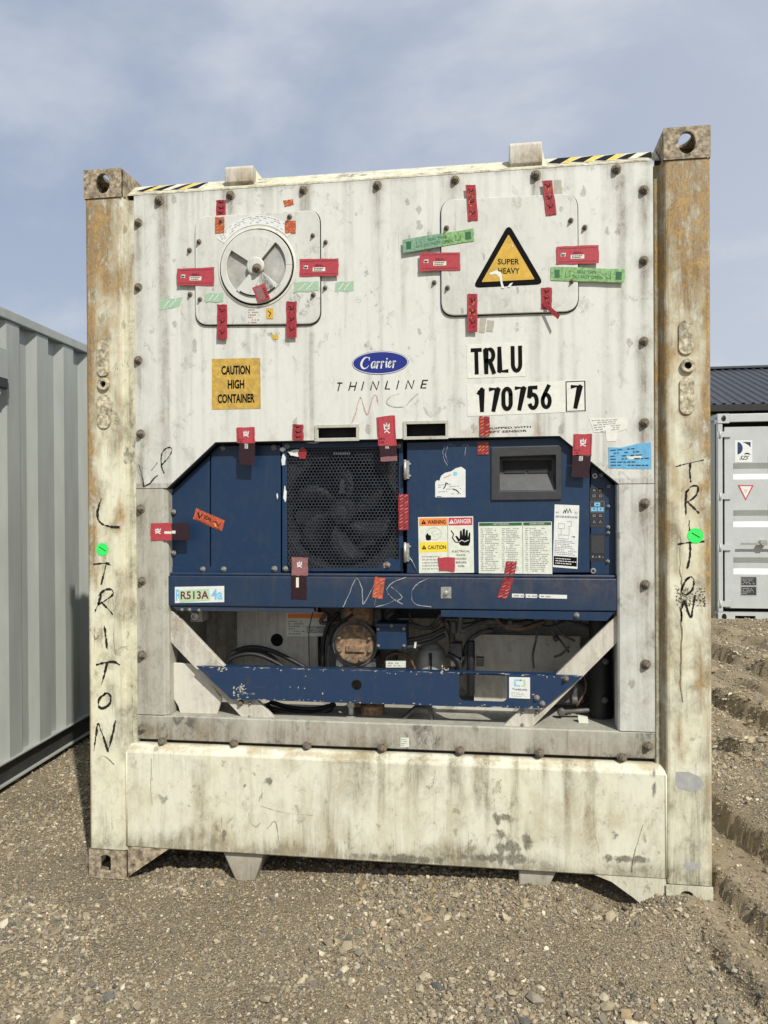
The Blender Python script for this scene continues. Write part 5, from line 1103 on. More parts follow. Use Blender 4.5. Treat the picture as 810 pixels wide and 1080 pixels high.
# folded metal strip, foot, plug
P_ = PP([(300, 757.5), (372, 759), (421, 760.5), (438, 746), (453.5, 746), (457, 761), (470, 762), (470, 764), (455, 763.4), (451.5, 748.5), (439.5, 748.5), (422.5, 763), (372, 761.3), (300, 760)], .165)
MB().prism(P_, .165, .235).build('folded_strip', M['oldgrey'], RF, bevel=.001)
fx2, fz2 = xz(370, 750, .18)
MB().mat(M['zinc']).lathe((fx2, .19, 0), [(.026, .655), (.026, .668), (.012, .670), (.012, .700), (.018, .702), (.018, .73), (.001, .73)], 18, 'z', caps=False).build('mounting_foot', None, RF)
MB().mat(M['rusty']).lathe((fx2+.08, .24, 0), [(.05, .66), (.05, .70), (.035, .71), (.035, .74)], 20, 'z').lathe((fx2+.02, .28, 0), [(.05, .69), (.05, .72)], 20, 'z').build('motor_base', None, RF)
px_, pz_ = xz(208, 649, .20)
MB().mat(M['oldwhite']).box(px_-.026, px_+.026, .19, .26, pz_-.026, pz_+.034).mat(M['zinc']).lathe((px_-.004, .19, pz_-.002), [(.018, 0), (.018, -.012), (.010, -.014), (.008, -.006)], 16).build('socket', None, RF, bevel=.003)
prism_px([(486, 741), (545, 743), (538, 754), (470, 753)], .34, .02, M['dullwhite'], 'drip_tray', RF, .002)

# ================================================================== HATCHES ON THE FRONT PANEL
def slanted_rrect(tl, tr, br, bl, r, Y, n=7):
    q_ = PP([tl, tr, br, bl], Y); c = [Vector(p) for p in q_]; out_ = []
    for i in range(4):
        p, a, b = c[i], (c[i-1]-c[i]).normalized(), (c[(i+1) % 4]-c[i]).normalized(); p0, p1 = p+a*r, p+b*r
        for k in range(n+1):
            t = k/n; m_ = p0.lerp(p, t).lerp(p.lerp(p1, t), t); out_.append((m_.x, m_.y))
    return out_
sc_w = lambda x, y, z: np.stack([.15+streaks(x, z, SMALL, .088, .009, .07, .7, 4)+.2*sstep(.5, .7, fbm(x*20, z*6, 4, 3)), x*0, .4*sstep(.66, .76, fbm(x*14, z*14, 6, 3))])
def hatch(name, tl, tr, br, bl, label):
    pl = slanted_rrect(tl, tr, br, bl, .055, .088); o = MB().prism(pl, .088, .0995).build(name, M['panel'], fp, bevel=.003, wear=sc_w, label=label)
    c_ = Vector((sum(p[0] for p in pl)/len(pl), sum(p[1] for p in pl)/len(pl))); big = [((p[0]-c_.x)*1.012+c_.x, (p[1]-c_.y)*1.012+c_.y-.001) for p in pl]
    MB().prism(big, .0965, .0993).build('hatch_gasket', M['gasket'], o)
    return o
vh = hatch('ventilation_hatch', (205.5, 228.5), (337, 221), (337.5, 341.5), (206, 342.5), 'hatch plate with a round fresh air disc')
ah = hatch('access_hatch', (465, 210.5), (609, 203.5), (610, 328), (465.5, 333), 'plain hatch plate with a triangular warning sign')
for p_ in SMALL: bolt(*p_, .0875 if p_ not in ((343.5,255.5),(200,264),(200.6,310.5),(343,303.6),(616.7,240),(458,298)) else .0993, vh if p_[0] < 400 else ah, 'small')
# fresh air disc
vx, vz = xz(271, 282, .088)
def pol(r, a): return (vx+r*math.cos(rad(a)), vz+r*math.sin(rad(a)))
def sector(mb, r0, r1, a0, a1, y0, y1, n=24): mb.prism([pol(r1, a0+(a1-a0)*k/n) for k in range(n+1)]+[pol(r0, a1-(a1-a0)*k/n) for k in range(n+1)], y0, y1)
mb = MB().mat(M['white']).lathe((vx, .088, vz), [(.161, 0), (.160, -.0035), (.157, -.0045), (.1535, -.0045), (.153, -.0012)], 64, caps=False).mat(M['gasket']).lathe((vx, .088, vz), [(.1535, -.0016), (.144, -.0016)], 64, caps=False); ring = mb.build('disc_ring', None, vh)
MB().lathe((vx, .0875, vz), [(.1445, -.0006), (.001, -.0006)], 56, caps=False).build('disc_back', M['oldwhite'], ring)
mb = MB()
sector(mb, .122, .1470, 0, 359.9, .074, .0855, 72)
for a0, a1 in ((48, 146), (228, 320)): sector(mb, .036, .1219, a0, a1, .0700, .0780, 26)
mb.lathe((vx, .0755, vz), [(.0361, 0), (.0361, -.010), (.030, -.013), (.001, -.014)], 32, caps=False)
disc = mb.build('fresh_air_disc', M['panel'], vh, bevel=.0015, wear=lambda x, y, z: np.stack([x*0+.2, x*0, .5*sstep(.62, .74, fbm(x*24, z*24, 6, 3))+.62*blob(x, z, 271, 303, .088, .055, .035, 3, .8)*(z < vz-.02)]))
mb = MB().mat(M['gasket']); sector(mb, .115, .1205, 236, 312, .0688, .0698); mb.build('slot_arc', None, disc)
o_ = bolt(271, 283, .0605, disc, 'big')
# scale sticker above the disc
mb = MB().mat(M['paper']); sector(mb, .170, .208, 42, 143, .0865, .0878, 30); mb.mat(M['greyprint']); r_ = random.Random(3)
for rr3 in (.178, .186, .194, .201):
    a = 47
    while a < 138:
        w_ = r_.uniform(1, 4.5)
        if r_.random() < (.35 if rr3 < .19 else .55): 
            mb.add([(pol(rr3, a)[0], .0860, pol(rr3, a)[1]), (pol(rr3, a+w_)[0], .0860, pol(rr3, a+w_)[1]), (pol(rr3+.0025, a+w_)[0], .0860, pol(rr3+.0025, a+w_)[1]), (pol(rr3+.0025, a)[0], .0860, pol(rr3+.0025, a)[1])], [(0, 3, 2, 1)])
        a += w_+1.2
mb.build('air_scale_sticker', None, vh)
# triangular warning sign
YA = .088
def rtri(pts, r, k):
    c = [Vector(p) for p in PP(pts, YA)]; g_ = (c[0]+c[1]+c[2])/3; c = [g_+(p-g_)*k for p in c]; out_ = []
    for i in range(3):
        p, a, b = c[i], (c[i-1]-c[i]).normalized(), (c[(i+1) % 3]-c[i]).normalized(); p0, p1 = p+a*r, p+b*r
        for j in range(7): t = j/6; m_ = p0.lerp(p, t).lerp(p.lerp(p1, t), t); out_.append((m_.x, m_.y))
    return out_
TR = [(536.5, 234.5), (575, 300.5), (497, 304.5)]
mb = MB().mat(M['ink']).prism(rtri(TR, .03, .97), .0872, .0879).mat(M['amber']).prism(rtri(TR, .006, .72), .0864, .0871); wt = mb.build('warning_triangle', None, ah)
D = Decal(rbox(525, 272, 548, 291, 0), .0862, 0); D.text(M['ink'], 'SUPER', 0.0, .05, .98, .36, .012).text(M['ink'], 'HEAVY', .02, .56, 1.0, .88, .012); D.build('lettering', wt)
mb = MB().mat(M['paper']); 
for p_ in ([(516, 288), (524, 285), (529, 288), (530, 298), (532, 304), (529, 304), (527, 293), (523, 289), (517, 290)], [(538, 299), (541, 298), (538, 303), (535, 303)], [(540, 259), (541.5, 258), (541, 261)]): mb.prism(PP(p_, .0862), .0855, .0859)
mb.build('torn_film', None, wt)

# ================================================================== SIGNS, NUMBERS, LETTERING
YP, YH = .0996, .0876
# stroke letters (unit box, v down)
def _arc(cx, cy, rx_, ry_, a0, a1, n=22): return [(cx+rx_*math.cos(rad(a0+(a1-a0)*k/n)), cy-ry_*math.sin(rad(a0+(a1-a0)*k/n))) for k in range(n+1)]
GL = {'T': [[(0, .05), (1, .05)], [(.5, .05), (.5, 1)]],
      'R': [[(.08, 1), (.08, .05), (.55, .05)]+_arc(.55, .28, .37, .23, 90, -90)+[(.08, .51)], [(.5, .51), (.95, 1)]],
      'L': [[(.1, 0), (.1, .95), (.95, .95)]],
      'U': [[(.08, 0), (.08, .68)]+_arc(.5, .68, .42, .27, 180, 360)+[(.92, .68), (.92, 0)]],
      '1': [[(.2, .22), (.55, .03), (.55, 1)]], '7': [[(.05, .05), (.92, .05), (.40, 1)]],
      '0': [_arc(.5, .32, .42, .27, 0, 180)+_arc(.5, .68, .42, .27, 180, 360)+[(.92, .32)]],
      '5': [[(.88, .05), (.2, .05), (.14, .44), (.5, .36)]+_arc(.5, .66, .42, .30, 80, -150)],
      '6': [[(.80, .0), (.35, .35)]+_arc(.5, .67, .40, .28, 150, 515, 40)]}
def stencil(D, txt, u0, v0, u1, v1, w, gap=.28):
    n_ = len(txt); cw = (u1-u0)/(n_+(n_-1)*gap)
    for i, ch in enumerate(txt):
        x0_ = u0+i*cw*(1+gap)
        for st in GL[ch]:
            D.lv = (D.lv+1) % 6; pp = [(x0_+a*cw, v0+(v1-v0)*b) for a, b in st]; D.stroke(M['ink'], pp, w)
            for j in range(1, len(pp)-1):
                a, b, c_ = D.map(*pp[j-1]), D.map(*pp[j]), D.map(*pp[j+1])
                if (b-a).length > 1e-6 and (c_-b).length > 1e-6 and (b-a).angle(c_-b) > .5:
                    D.lv = (D.lv+1) % 6; y_ = D._y(); nb = len(D.mb.v); D.mb.add([(b.x+w*.5*math.cos(t*math.pi/8), y_, b.z+w*.5*math.sin(t*math.pi/8)) for t in range(16)], [tuple(range(16))])
D = Decal([(492, 363.5), (553.5, 360.5), (554, 397), (493, 399)], YP).base(M['numplate']); stencil(D, 'TRLU', .09, .14, .93, .86, .0150, .52); D.build('owner_code_plate', fp)
D = Decal([(492.5, 406), (618, 400.5), (618.5, 434), (493, 439)], YP).base(M['numplate']); stencil(D, '170756', .085, .14, .705, .85, .0150, .48); stencil(D, '7', .880, .17, .955, .86, .0150)
D.lv = 0; D.stroke(M['ink'], [(.835, .04), (.990, .04), (.990, .97), (.835, .97), (.835, .04)], .0035); D.build('serial_number_plate', fp)
D = Decal([(223.5, 378.5), (274.5, 377.5), (275, 431), (223.5, 432)], YP).base(M['amber2']); D.text(M['ink'], 'CAUTION', .20, .14, .79, .32, .035).text(M['ink'], 'HIGH', .33, .42, .67, .60, .035).text(M['ink'], 'CONTAINER', .12, .70, .88, .88, .035)
D.build('caution_sign', fp, label='amber caution sign')
# oval maker badge
c0 = xz(401, 382.6, YP); rxo, rzo = .112, .046
def ell(k, n=48): return [(c0[0]+rxo*k*math.cos(2*math.pi*i/n), c0[1]+(rzo-(1-k)*rxo)*math.sin(2*math.pi*i/n)+.0*i) for i in range(n)]
mb = MB().mat(M['navy']).prism(ell(1.0), .0986, .0996)
def ellring(k0, k1, y, m):
    a, b = ell(k0), ell(k1); n_ = len(a); mb.mat(m); mb.add([(p[0], y, p[1]) for p in a+b], [(i, (i+1) % n_, n_+(i+1) % n_, n_+i) for i in range(n_)])
ellring(.985, .962, .0982, M['paper']); ob = mb.build('maker_badge', None, fp)
# script lettering of the badge: thick-thin strokes
D = Decal([(380.5, 376.5), (422, 375), (422, 388), (380.5, 389.5)], .0990, 0)
def var(pts, ws, m=M['paper']):
    pp = smooth_pts(pts, 8); n_ = len(pp); P = [D.map(*p) for p in pp]
    w_ = [ws[min(int(i/(n_-1)*(len(ws)-1)), len(ws)-2)]*(1-(i/(n_-1)*(len(ws)-1)) % 1)+ws[min(int(i/(n_-1)*(len(ws)-1)), len(ws)-2)+1]*((i/(n_-1)*(len(ws)-1)) % 1) for i in range(n_)]
    D.mb.mat(m); ribbon(D.mb, P, w_, D._y())
k = .00085
var([(.225, .20), (.18, .05), (.10, .10), (.03, .40), (.015, .68), (.06, .92), (.14, .92), (.20, .74)], [2*k, 3*k, 8*k, 10*k, 9*k, 4*k, 2*k])
D.lv = 1; var([(.215, .05), (.225, .14), (.215, .30)], [3*k, 3.5*k, 2*k])
def small(u, glyph):
    D.lv = (D.lv+1) % 3
    if glyph == 'a': var([(u+.085, .48), (u+.05, .42), (u+.012, .60), (u+.008, .85), (u+.035, .93), (u+.07, .75), (u+.095, .45)], [2*k, 4*k, 7*k, 6*k, 3*k, 2*k]); var([(u+.098, .42), (u+.082, .72), (u+.085, .93), (u+.115, .84)], [6*k, 7*k, 5*k, 2*k])
    if glyph == 'r': var([(u, .50), (u+.03, .43), (u+.026, .62), (u+.008, .96)], [2*k, 6*k, 7*k, 6*k]); var([(u+.022, .68), (u+.055, .44), (u+.08, .48)], [2*k, 4*k, 7*k])
    if glyph == 'i': var([(u, .50), (u+.03, .43), (u+.020, .70), (u+.022, .93), (u+.05, .84)], [2*k, 6*k, 7*k, 5*k, 2*k]); var([(u+.037, .20), (u+.042, .25)], [6*k, 6*k])
    if glyph == 'e': var([(u+.008, .70), (u+.06, .60), (u+.065, .45), (u+.035, .45), (u+.008, .68), (u+.012, .88), (u+.04, .93), (u+.075, .80)], [2*k, 3*k, 4*k, 4*k, 7*k, 6*k, 4*k, 2*k])
for u, g_ in ((.27, 'a'), (.40, 'r'), (.51, 'r'), (.63, 'i'), (.70, 'e'), (.81, 'r')): small(u, g_)
D.build('badge_lettering', ob)
# THINLINE, widely spaced italic
mb = MB()
LT = {'T': [[(0, .05), (1, .05)], [(.5, .05), (.5, 1)]], 'H': [[(0, 0), (0, 1)], [(1, 0), (1, 1)], [(0, .5), (1, .5)]], 'I': [[(.5, 0), (.5, 1)]], 'N': [[(0, 1), (0, 0), (1, 1), (1, 0)]], 'L': [[(0, 0), (0, .96), (1, .96)]], 'E': [[(1, .04), (0, .04), (0, .96), (1, .96)], [(0, .5), (.9, .5)]]}
st = []
for ch, px0, w_ in zip('THINLINE', (354, 368, 380.5, 391, 406.5, 417.5, 428, 444), (5, 6, 2, 6.5, 4.5, 2, 6.5, 5)):
    yt = 403.5-(px0-353)*.030; yb = yt+8.6
    for s_ in LT[ch]: st.append([(px0+a*w_+(1-b)*2.2, yt+(yb-yt)*b) for a, b in s_])
marks('thinline_lettering', st, YP, .0042, M['ink'], fp); bpy.data.objects['thinline_lettering'].name = 'wide_spaced_lettering'
# small black line of writing beneath the number
D = Decal([(508, 450.5), (561, 448.5), (561, 455.5), (508, 457.5)], YP, 0); D.text(M['ink'], 'EQUIPPED WITH', .03, .08, .98, .42, .012).text(M['ink'], 'LEFT SENSOR', .10, .62, .90, .95, .012); D.build('small_lettering', fp)
D = Decal([(621, 441), (662, 440), (661, 462), (632, 471)], YP).base(M['numplate'], [(0, .02), (1, 0), (1, .55), (.7, .62), (.62, 1), (.30, .9), (.34, .55), (0, .5)]); D.lines(M['greyprint'], .05, .05, .95, .55, 6, .5, 7, .4); D.build('faded_white_label', fp)
D = Decal([(641.5, 471), (686.5, 466.5), (687, 495), (642, 494)], YP).base(M['lblue'], [(0, .03), (.3, .1), (.7, .0), (1, 0), (1, .98), (.5, 1), (.2, .98), (0, 1)]); D.lines(M['navy2'], .04, .12, .96, .92, 6, .55, 8, .35); D.poly(M['paper2'], [(.42, .48), (.58, .50), (.72, .42), (.80, .56), (.5, .62)]); D.build('light_blue_label', fp)
for q_, mt in ((quadc(589, 204, 8, 28, -4), 'greytape'), (quadc(517, 344, 7, 12, 8), 'greytape'), (quadc(509, 343, 6, 16, 8), 'greytape')): Decal(q_, YP).base(M[mt]).build('grey_tape', fp)
# stickers on the blue control box
YC = .1295
D = Decal([(459, 497), (491, 491.5), (491, 524.5), (459, 524.5)], YC).base(M['paper'], [(0, .42), (.06, .35), (.14, .38), (.20, .2), (.32, .12), (.52, .10), (.68, .02), (.86, .0), (1, .12), (1, 1), (0, 1)])
D.lines(M['greyprint'], .1, .5, .95, .92, 5, .4, 3, .25).rect(M['lblueprint'], .6, .14, .72, .26).stroke(M['redprint'], [(.28, .30), (.52, .22)], .002).stroke(M['ink'], [(.28, .68), (.34, .58), (.36, .48), (.42, .52)], .004).stroke(M['ink'], [(.60, .72), (.70, .76), (.78, .84)], .004).stroke(M['ink'], [(.05, .97), (.2, .97)], .002).build('torn_white_sticker', cbx)
D = Decal([(441, 545.5), (499, 544.5), (500, 604), (442, 604.5)], YC).base(M['paper2'])
D.rect(M['orangeprint'], .02, .02, .525, .155).rect(M['redprint'], .555, .02, .985, .155).rect(M['yellow'], .02, .445, .525, .625)
D.up().text(M['ink'], 'WARNING', .17, .055, .50, .125, .02).text(M['paper'], 'DANGER', .66, .045, .965, .125, .02).text(M['ink'], 'CAUTION', .17, .505, .50, .575, .02)
for u, v, m_, m2 in ((.10, .09, 'ink', 'orangeprint'), (.61, .09, 'paper', 'redprint'), (.10, .54, 'ink', 'yellow')): D.lv = 1; D.poly(M[m_], [(u-.045, v+.035), (u+.045, v+.035), (u, v-.045)]); D.up(); D.stroke(M[m2], [(u, v-.01), (u, v+.018)], .0015)
D.lv = 0
D.stroke(M['greyprint'], [(.535, .02), (.535, .98)], .002)
D.stroke(M['greyprint'], [(.24+.14*math.cos(rad(a))+.04, .30-.11*math.sin(rad(a))) for a in range(-120, 200, 20)], .0012).stroke(M['greyprint'], [(.30, .36), (.24, .28), (.34, .24), (.30, .32), (.38, .30)], .0012)
D.poly(M['ink'], [(.14, .41), (.13, .33), (.17, .28), (.19, .32), (.23, .33), (.23, .40), (.19, .42)])
# shocked hand pictogram
D.poly(M['ink'], [(.75, .50), (.71, .42), (.67, .35), (.70, .34), (.75, .40), (.76, .25), (.79, .25), (.80, .36), (.81, .22), (.85, .22), (.85, .36), (.87, .24), (.90, .24), (.90, .38), (.925, .28), (.945, .29), (.94, .45), (.91, .52), (.79, .52)])
D.stroke(M['ink'], [(.60, .25), (.64, .31), (.62, .38), (.67, .45), (.72, .46)], .004); D.up().stroke(M['paper'], [(.74, .45), (.79, .42), (.84, .45), (.91, .42)], .0025); D.lv = 0
for i, t_ in enumerate(('ELECTRICAL', 'SHOCK', 'HAZARD', 'BEFORE', 'WORK')): w_ = .032*len(t_)/2; D.text(M['ink'], t_, .77-w_, .60+i*.066, .77+w_, .635+i*.066, .004)
D.lines(M['greyprint'], .06, .68, .50, .95, 5, .9, 4, .35); wsn = D.build('hazard_label', cbx, label='warning and danger label')
D = Decal([(462, 588), (480, 588), (479.5, 602.5), (463, 602)], YC-.0035).base(M['red']); D.build('red_tape_piece', wsn)
D = Decal([(504.5, 551), (582, 550), (582.5, 605.5), (505, 604.5)], YC).base(M['paper2'])
D.rect(M['dkgreen'], .01, .01, .595, .07).rect(M['dkgreen'], .615, .01, .99, .07).stroke(M['greyprint'], [(.605, .01), (.605, .99)], .002)
for u0, u1, sd2 in ((.03, .08, 1), (.09, .28, 2), (.32, .37, 3), (.38, .57, 4), (.64, .68, 5), (.70, .96, 6)):
    D.lines(M['greyprint'] if sd2 in (1, 3, 5) else M['greyprint'], u0, .11, u1, .96, 24, .62, sd2*5, .45)
D.up().text(M['paper'], 'UNIT FUNCTION', .2, .022, .42, .055).text(M['paper'], 'ALARM CODES', .70, .022, .90, .055)
D.build('code_table_label', cbx)
D = Decal([(585, 532), (611, 533), (609, 600), (583, 598)], YC).base(M['paper'])
D.rect(M['ink'], .03, .82, .97, .965).up().lines(M['paper'], .1, .84, .95, .95, 3, .9, 4, .35); D.lv = 0
D.stroke(M['ink'], [(.36, .13), (.42, .08), (.44, .13), (.50, .06), (.55, .13), (.62, .06), (.68, .12)], .0035).lines(M['greyprint'], .06, .16, .94, .22, 1, .9, 2)
for p_ in ([(.18, .30), (.42, .30), (.42, .38), (.18, .38), (.18, .30)], [(.50, .26), (.70, .26), (.70, .34), (.58, .34)], [(.20, .48), (.60, .48), (.60, .54), (.20, .54), (.20, .48)], [(.62, .34), (.62, .48)], [(.30, .38), (.30, .48)], [(.70, .50), (.88, .50)]): D.stroke(M['greyprint'], p_, .0014)
D.poly(M['ink'], [(.78, .49), (.86, .49), (.82, .52)]).lines(M['greyprint'], .05, .56, .95, .80, 9, .7, 12, .4).lines(M['greyprint'], .06, .10, .18, .15, 1).lines(M['greyprint'], .82, .10, .95, .15, 2).build('wiring_diagram_label', cbx)
# faint glue scratches above the torn sticker
marks('scratch', [[(472, 468), (479, 470), (481, 469)], [(469, 470), (467, 478), (469, 486), (472, 491)], [(472, 470), (470, 480), (473, 488)], [(488, 470), (492, 469), (495, 471)], [(491, 471), (490, 480)]], .1296, .0018, M['chalk'], cbx, True, jitter=.0015)
# cross beam stickers and scribble
D = Decal([(184.5, 619), (236.5, 618), (236.5, 635), (184.5, 636)], .1115).base(M['paper']); D.text(M['lblueprint'], 'R', .02, .16, .14, .84, .03).text(M['lblueprint'], '4a', .74, .16, .97, .84, .03); D.lv = 1
D.poly(M['mint'], [(.08, .22), (.70, .14), (.72, .86), (.10, .98)]).up().text(M['maroon'], 'R513A', .12, .28, .69, .78, .022); D.build('refrigerant_label', ubo, label='refrigerant label')
D = Decal([(540, 626), (598, 627.5), (598, 631.5), (540, 630)], .1115).base(M['paper']); D.rect(M['blue'], .22, .0, .25, 1).rect(M['blue'], .46, 0, .50, 1).up().lines(M['greyprint'], .03, .2, .97, .8, 1, .9, 3); D.build('narrow_label_strip', ubo)
marks('chalk_scribble', [[(362, 640), (368, 627), (376, 610), (382, 622), (383, 637), (390, 626), (398, 611), (397, 624), (395, 638)], [(428, 609), (415, 614), (408, 622), (413, 630), (424, 637)], [(418, 634), (424, 630), (419, 624), (413, 619)], [(452, 610), (440, 616), (434, 626), (438, 637), (455, 640)], [(396, 640), (408, 637), (418, 632)]], .1113, .0028, M['chalk'], ubo, True, jitter=.0012)
D = Decal([(537, 714), (559, 714.5), (559, 737), (537, 736)], .1045).base(M['paper']); D.stroke(M['lblueprint'], [(.50, .40), (.28, .40), (.28, .14), (.55, .14)], .0055).stroke(M['mint'], [(.55, .14), (.74, .14), (.74, .40), (.6, .40)], .0055).text(M['navy2'], 'TradeLens', .14, .52, .86, .62, .01).lines(M['greyprint'], .1, .70, .9, .94, 3, .6, 3, .3); D.build('square_logo_sticker', lbo)

# ================================================================== SEAL TAPES AND LABELS
def emblem(D, u, v, s_, w=.0032, m='paper'):
    D.stroke(M[m], [(u-s_, v-s_*1.3), (u-s_*.2, v-s_*.5), (u, v-s_*1.4), (u+s_*.3, v-s_*.4), (u+s_, v-s_*1.2), (u+s_*.8, v+s_*.1), (u-s_*.8, v+s_*.2), (u-s_, v-s_*1.3)], w)
    D.stroke(M[m], [(u-s_*.9, v+s_*.9), (u, v+s_*.5), (u+s_*.9, v+s_*1.1)], w); return D
def red_label(q_, Y, par, name='red_seal_label'):
    D = Decal(q_, Y, .0009).base(M['red']); D.stroke(M['bred'], [(.06, .13), (.94, .13)], .0016).stroke(M['bred'], [(.06, .87), (.94, .87)], .0016)
    D.lv = 1; emblem(D, .16, .48, .055, .005); D.lv = 0
    D.rect(M['paper2'], .34, .50, .66, .72).up(); D.text(M['bred'], 'SEAL', .40, .32, .62, .44, .02); D.lines(M['ink'], .37, .52, .64, .70, 2, .9, 6, .5)
    return D.build(name, par)
def hatch_tape(q_, Y, par, mat='orange', name='hatched_seal_tape', seed=1, dash='amber'):
    D = Decal(q_, Y, .0009).base(M[mat]); r_ = random.Random(seed); w_ = (D.q[1]-D.q[0]).length; h_ = (D.q[3]-D.q[0]).length; nu = max(2, int(w_/.014)); nv = max(2, int(h_/.012))
    for i in range(nu):
        for j in range(nv):
            if r_.random() < .82:
                u, v = (i+.2+r_.uniform(0, .15))/nu, (j+.2+r_.uniform(0, .15))/nv; D.stroke(M['pinkclear'] if r_.random() < .35 else M[dash], [(u, v+.5/nv), (u+.55/nu, v)], .0022)
    return D.build(name, par)
def red_tape(q_, Y, par, seed=1, name='red_seal_tape', gold=False):
    D = Decal(q_, Y, .0009).base(M['dred']); r_ = random.Random(seed)
    D.stroke(M['red'], [(.08, .02), (.08, .98)], .003).stroke(M['red'], [(.92, .02), (.92, .98)], .003)
    for j in range(3): v = .12+j*.3+r_.uniform(-.03, .03); D.stroke(M['ink'], [(.25, v), (.45, v+.05), (.35, v+.10), (.7, v+.06), (.72, v)], .0025)
    for _ in range(7): u, v = r_.uniform(.2, .7), r_.uniform(.2, .8); D.stroke(M['amber'] if gold else M['pinkclear'], [(u, v), (u+r_.uniform(-.15, .2), v+r_.uniform(-.06, .06))], .0022)
    return D.build(name, par)
def green_tape(q_, Y, par, left_dull=False, name='green_seal_tape'):
    D = Decal(q_, Y, .0009).base(M['green'])
    if left_dull: D.rect(M['green_dull'], 0, 0, .55, 1).up()
    D.rect(M['dkgreen'], .05, .2, .12, .8).rect(M['dkgreen'], .88, .2, .96, .8)
    D.stroke(M['dkgreen'], [(.20, .3), (.20, .75), (.26, .7), (.26, .3)], .002).stroke(M['dkgreen'], [(.75, .3), (.75, .7), (.81, .75), (.81, .3)], .002)
    D.text(M['dkgreen'], 'SEAL TAPE', .36, .20, .62, .42, .015); D.text(M['dkgreen'], 'DO NOT OPEN', .30, .56, .70, .80, .015); return D.build(name, par)
YS = .0866   # over the hatch edge
# ventilation hatch
red_tape(rbox(228, 211, 238, 228), YP, fp, 1); hatch_tape(rbox(227, 229, 236.5, 246), YS, vh, seed=2)
hatch_tape(quadc(304.5, 214, 10.5, 6.5, -12), YP, fp, seed=3); hatch_tape(rbox(300.5, 233, 312, 246), YS, vh, seed=4); D = Decal([(307, 222), (311, 221.5), (311, 227)], YS) if 0 else None
red_tape(rbox(229, 321, 239.5, 358), .0863, vh, 5); red_tape(rbox(302, 318, 313, 356), .0863, vh, 6)
red_label([(187, 283), (226, 282), (225.5, 301), (187, 301)], .0863, vh); red_label([(316, 273.5), (357, 272.5), (357, 291), (316, 291.5)], .0863, vh)
for q_, Y_, p_ in (([(168, 316), (192.5, 313), (189, 324), (168, 328)], YP, fp), ([(216, 309), (236, 308), (235, 319), (217, 319)], YS, vh), ([(312, 297), (336, 296), (336, 307), (309, 309)], YS, vh), ([(354, 297), (373, 296), (373, 308), (353, 308)], YP, fp)):
    D = Decal(q_, Y_, .0005).base(M['green_fade'], [(0, .1), (.3, 0), (.7, .1), (1, 0), (1, .9), (.6, 1), (.2, .9), (0, 1)]); D.stroke(M['paper'], [(.2, .8), (.45, .2)], .003).stroke(M['paper'], [(.5, .8), (.75, .2)], .003); D.build('faded_tape_trace', p_)
D = Decal([(266, 303.5), (279, 299), (285, 315), (272.5, 319)], .0694).base(M['red']); D.rect(M['pinkclear'], .12, .1, .7, .92).up().lines(M['bred'], .72, .2, .95, .9, 5, .9, 3, .5); D.build('red_sticker', disc)
D = Decal(rbox(281, 325, 288, 336), YS).base(M['amber']); D.stroke(M['ink'], [(.3, .3), (.7, .5), (.4, .8)], .003); D.build('small_sticker', vh)
Decal(quadc(290, 355.5, 7, 4.5, 8), YP).base(M['amber']).build('small_sticker', fp)
D = Decal(rbox(262, 325, 275, 341), YS, .0004); D.lines(M['redchalk'], 0, 0, 1, 1, 6, .5, 3, .3); D.build('torn_sticker_trace', vh)
# access hatch
red_tape(quadc(497.5, 214, 10.5, 38, -4), .0863, ah, 7, gold=True); red_tape([(571.5, 190.5), (582.5, 190), (587, 226), (576, 228)], .0863, ah, 8, gold=True)
red_tape(rbox(493, 310, 503.5, 350), .0863, ah, 9, gold=True); red_tape(rbox(570.5, 303.5, 582, 326), .0863, ah, 10)
a, b = Vector((*xz(572, 318, .08),)), Vector((*xz(589.5, 335, .06),)); P_ = PP([(571, 320), (574.5, 317.5), (590.5, 333.5), (588, 338)], .075)
MB().add([(P_[0][0], .085, P_[0][1]), (P_[1][0], .083, P_[1][1]), (P_[2][0], .055, P_[2][1]), (P_[3][0], .058, P_[3][1])], [(0, 1, 2, 3)]).build('peeled_tape_end', M['dred'], ah)
green_tape([(424.5, 253), (499.5, 241), (500, 254), (425, 267)], .0863, ah, True); green_tape([(581, 281.5), (659, 284), (658.5, 298), (581, 295.5)], .0863, ah)
red_label([(442.5, 266.5), (485, 266), (485.5, 285), (442.5, 286)], .0863, ah); red_label([(587, 260), (631.5, 258.5), (631.5, 277.5), (586.5, 279)], .0863, ah)
# labels bridging from the panel onto the unit: the upper part red, the lower part see-through
def bridge(qtop, qbot, par, tail=None):
    D = Decal(qtop, .0985, .0009).base(M['red']); emblem(D, .52, .42, .14, .004); D.stroke(M['bred'], [(.08, .05), (.08, .95)], .0015).stroke(M['bred'], [(.92, .05), (.92, .95)], .0015); D.up(); D.lines(M['bred'], .1, .7, .4, .95, 2); lab = D.build('red_seal_label', par)
    D2 = Decal(qbot, .0978, .0006).base(M['tapeclear']); D2.rect(M['paper2'], .36, .02, .56, .24).up().lines(M['ink'], .38, .03, .55, .23, 4, .9, 2); D2.build('label_carrier', lab)
    if tail: Decal(tail, .0982, .0009).base(M['pinkclear']).build('tape_end', lab)
bridge([(249.5, 451), (268.5, 450.5), (269, 468), (250, 467)], [(252, 467.5), (269, 468), (269, 490.5), (253, 490)], fp)
bridge([(397, 440), (416.5, 438), (418.5, 470), (399, 470)], [(400, 470.5), (418, 470.5), (419, 481), (401, 482)], fp, [(401, 482), (419, 480.5), (419, 486), (402, 487)])
bridge([(605, 458), (624.5, 457.5), (624, 480), (604, 480)], [(604, 480.5), (623.5, 480.5), (621, 504), (602.5, 503)], fp)
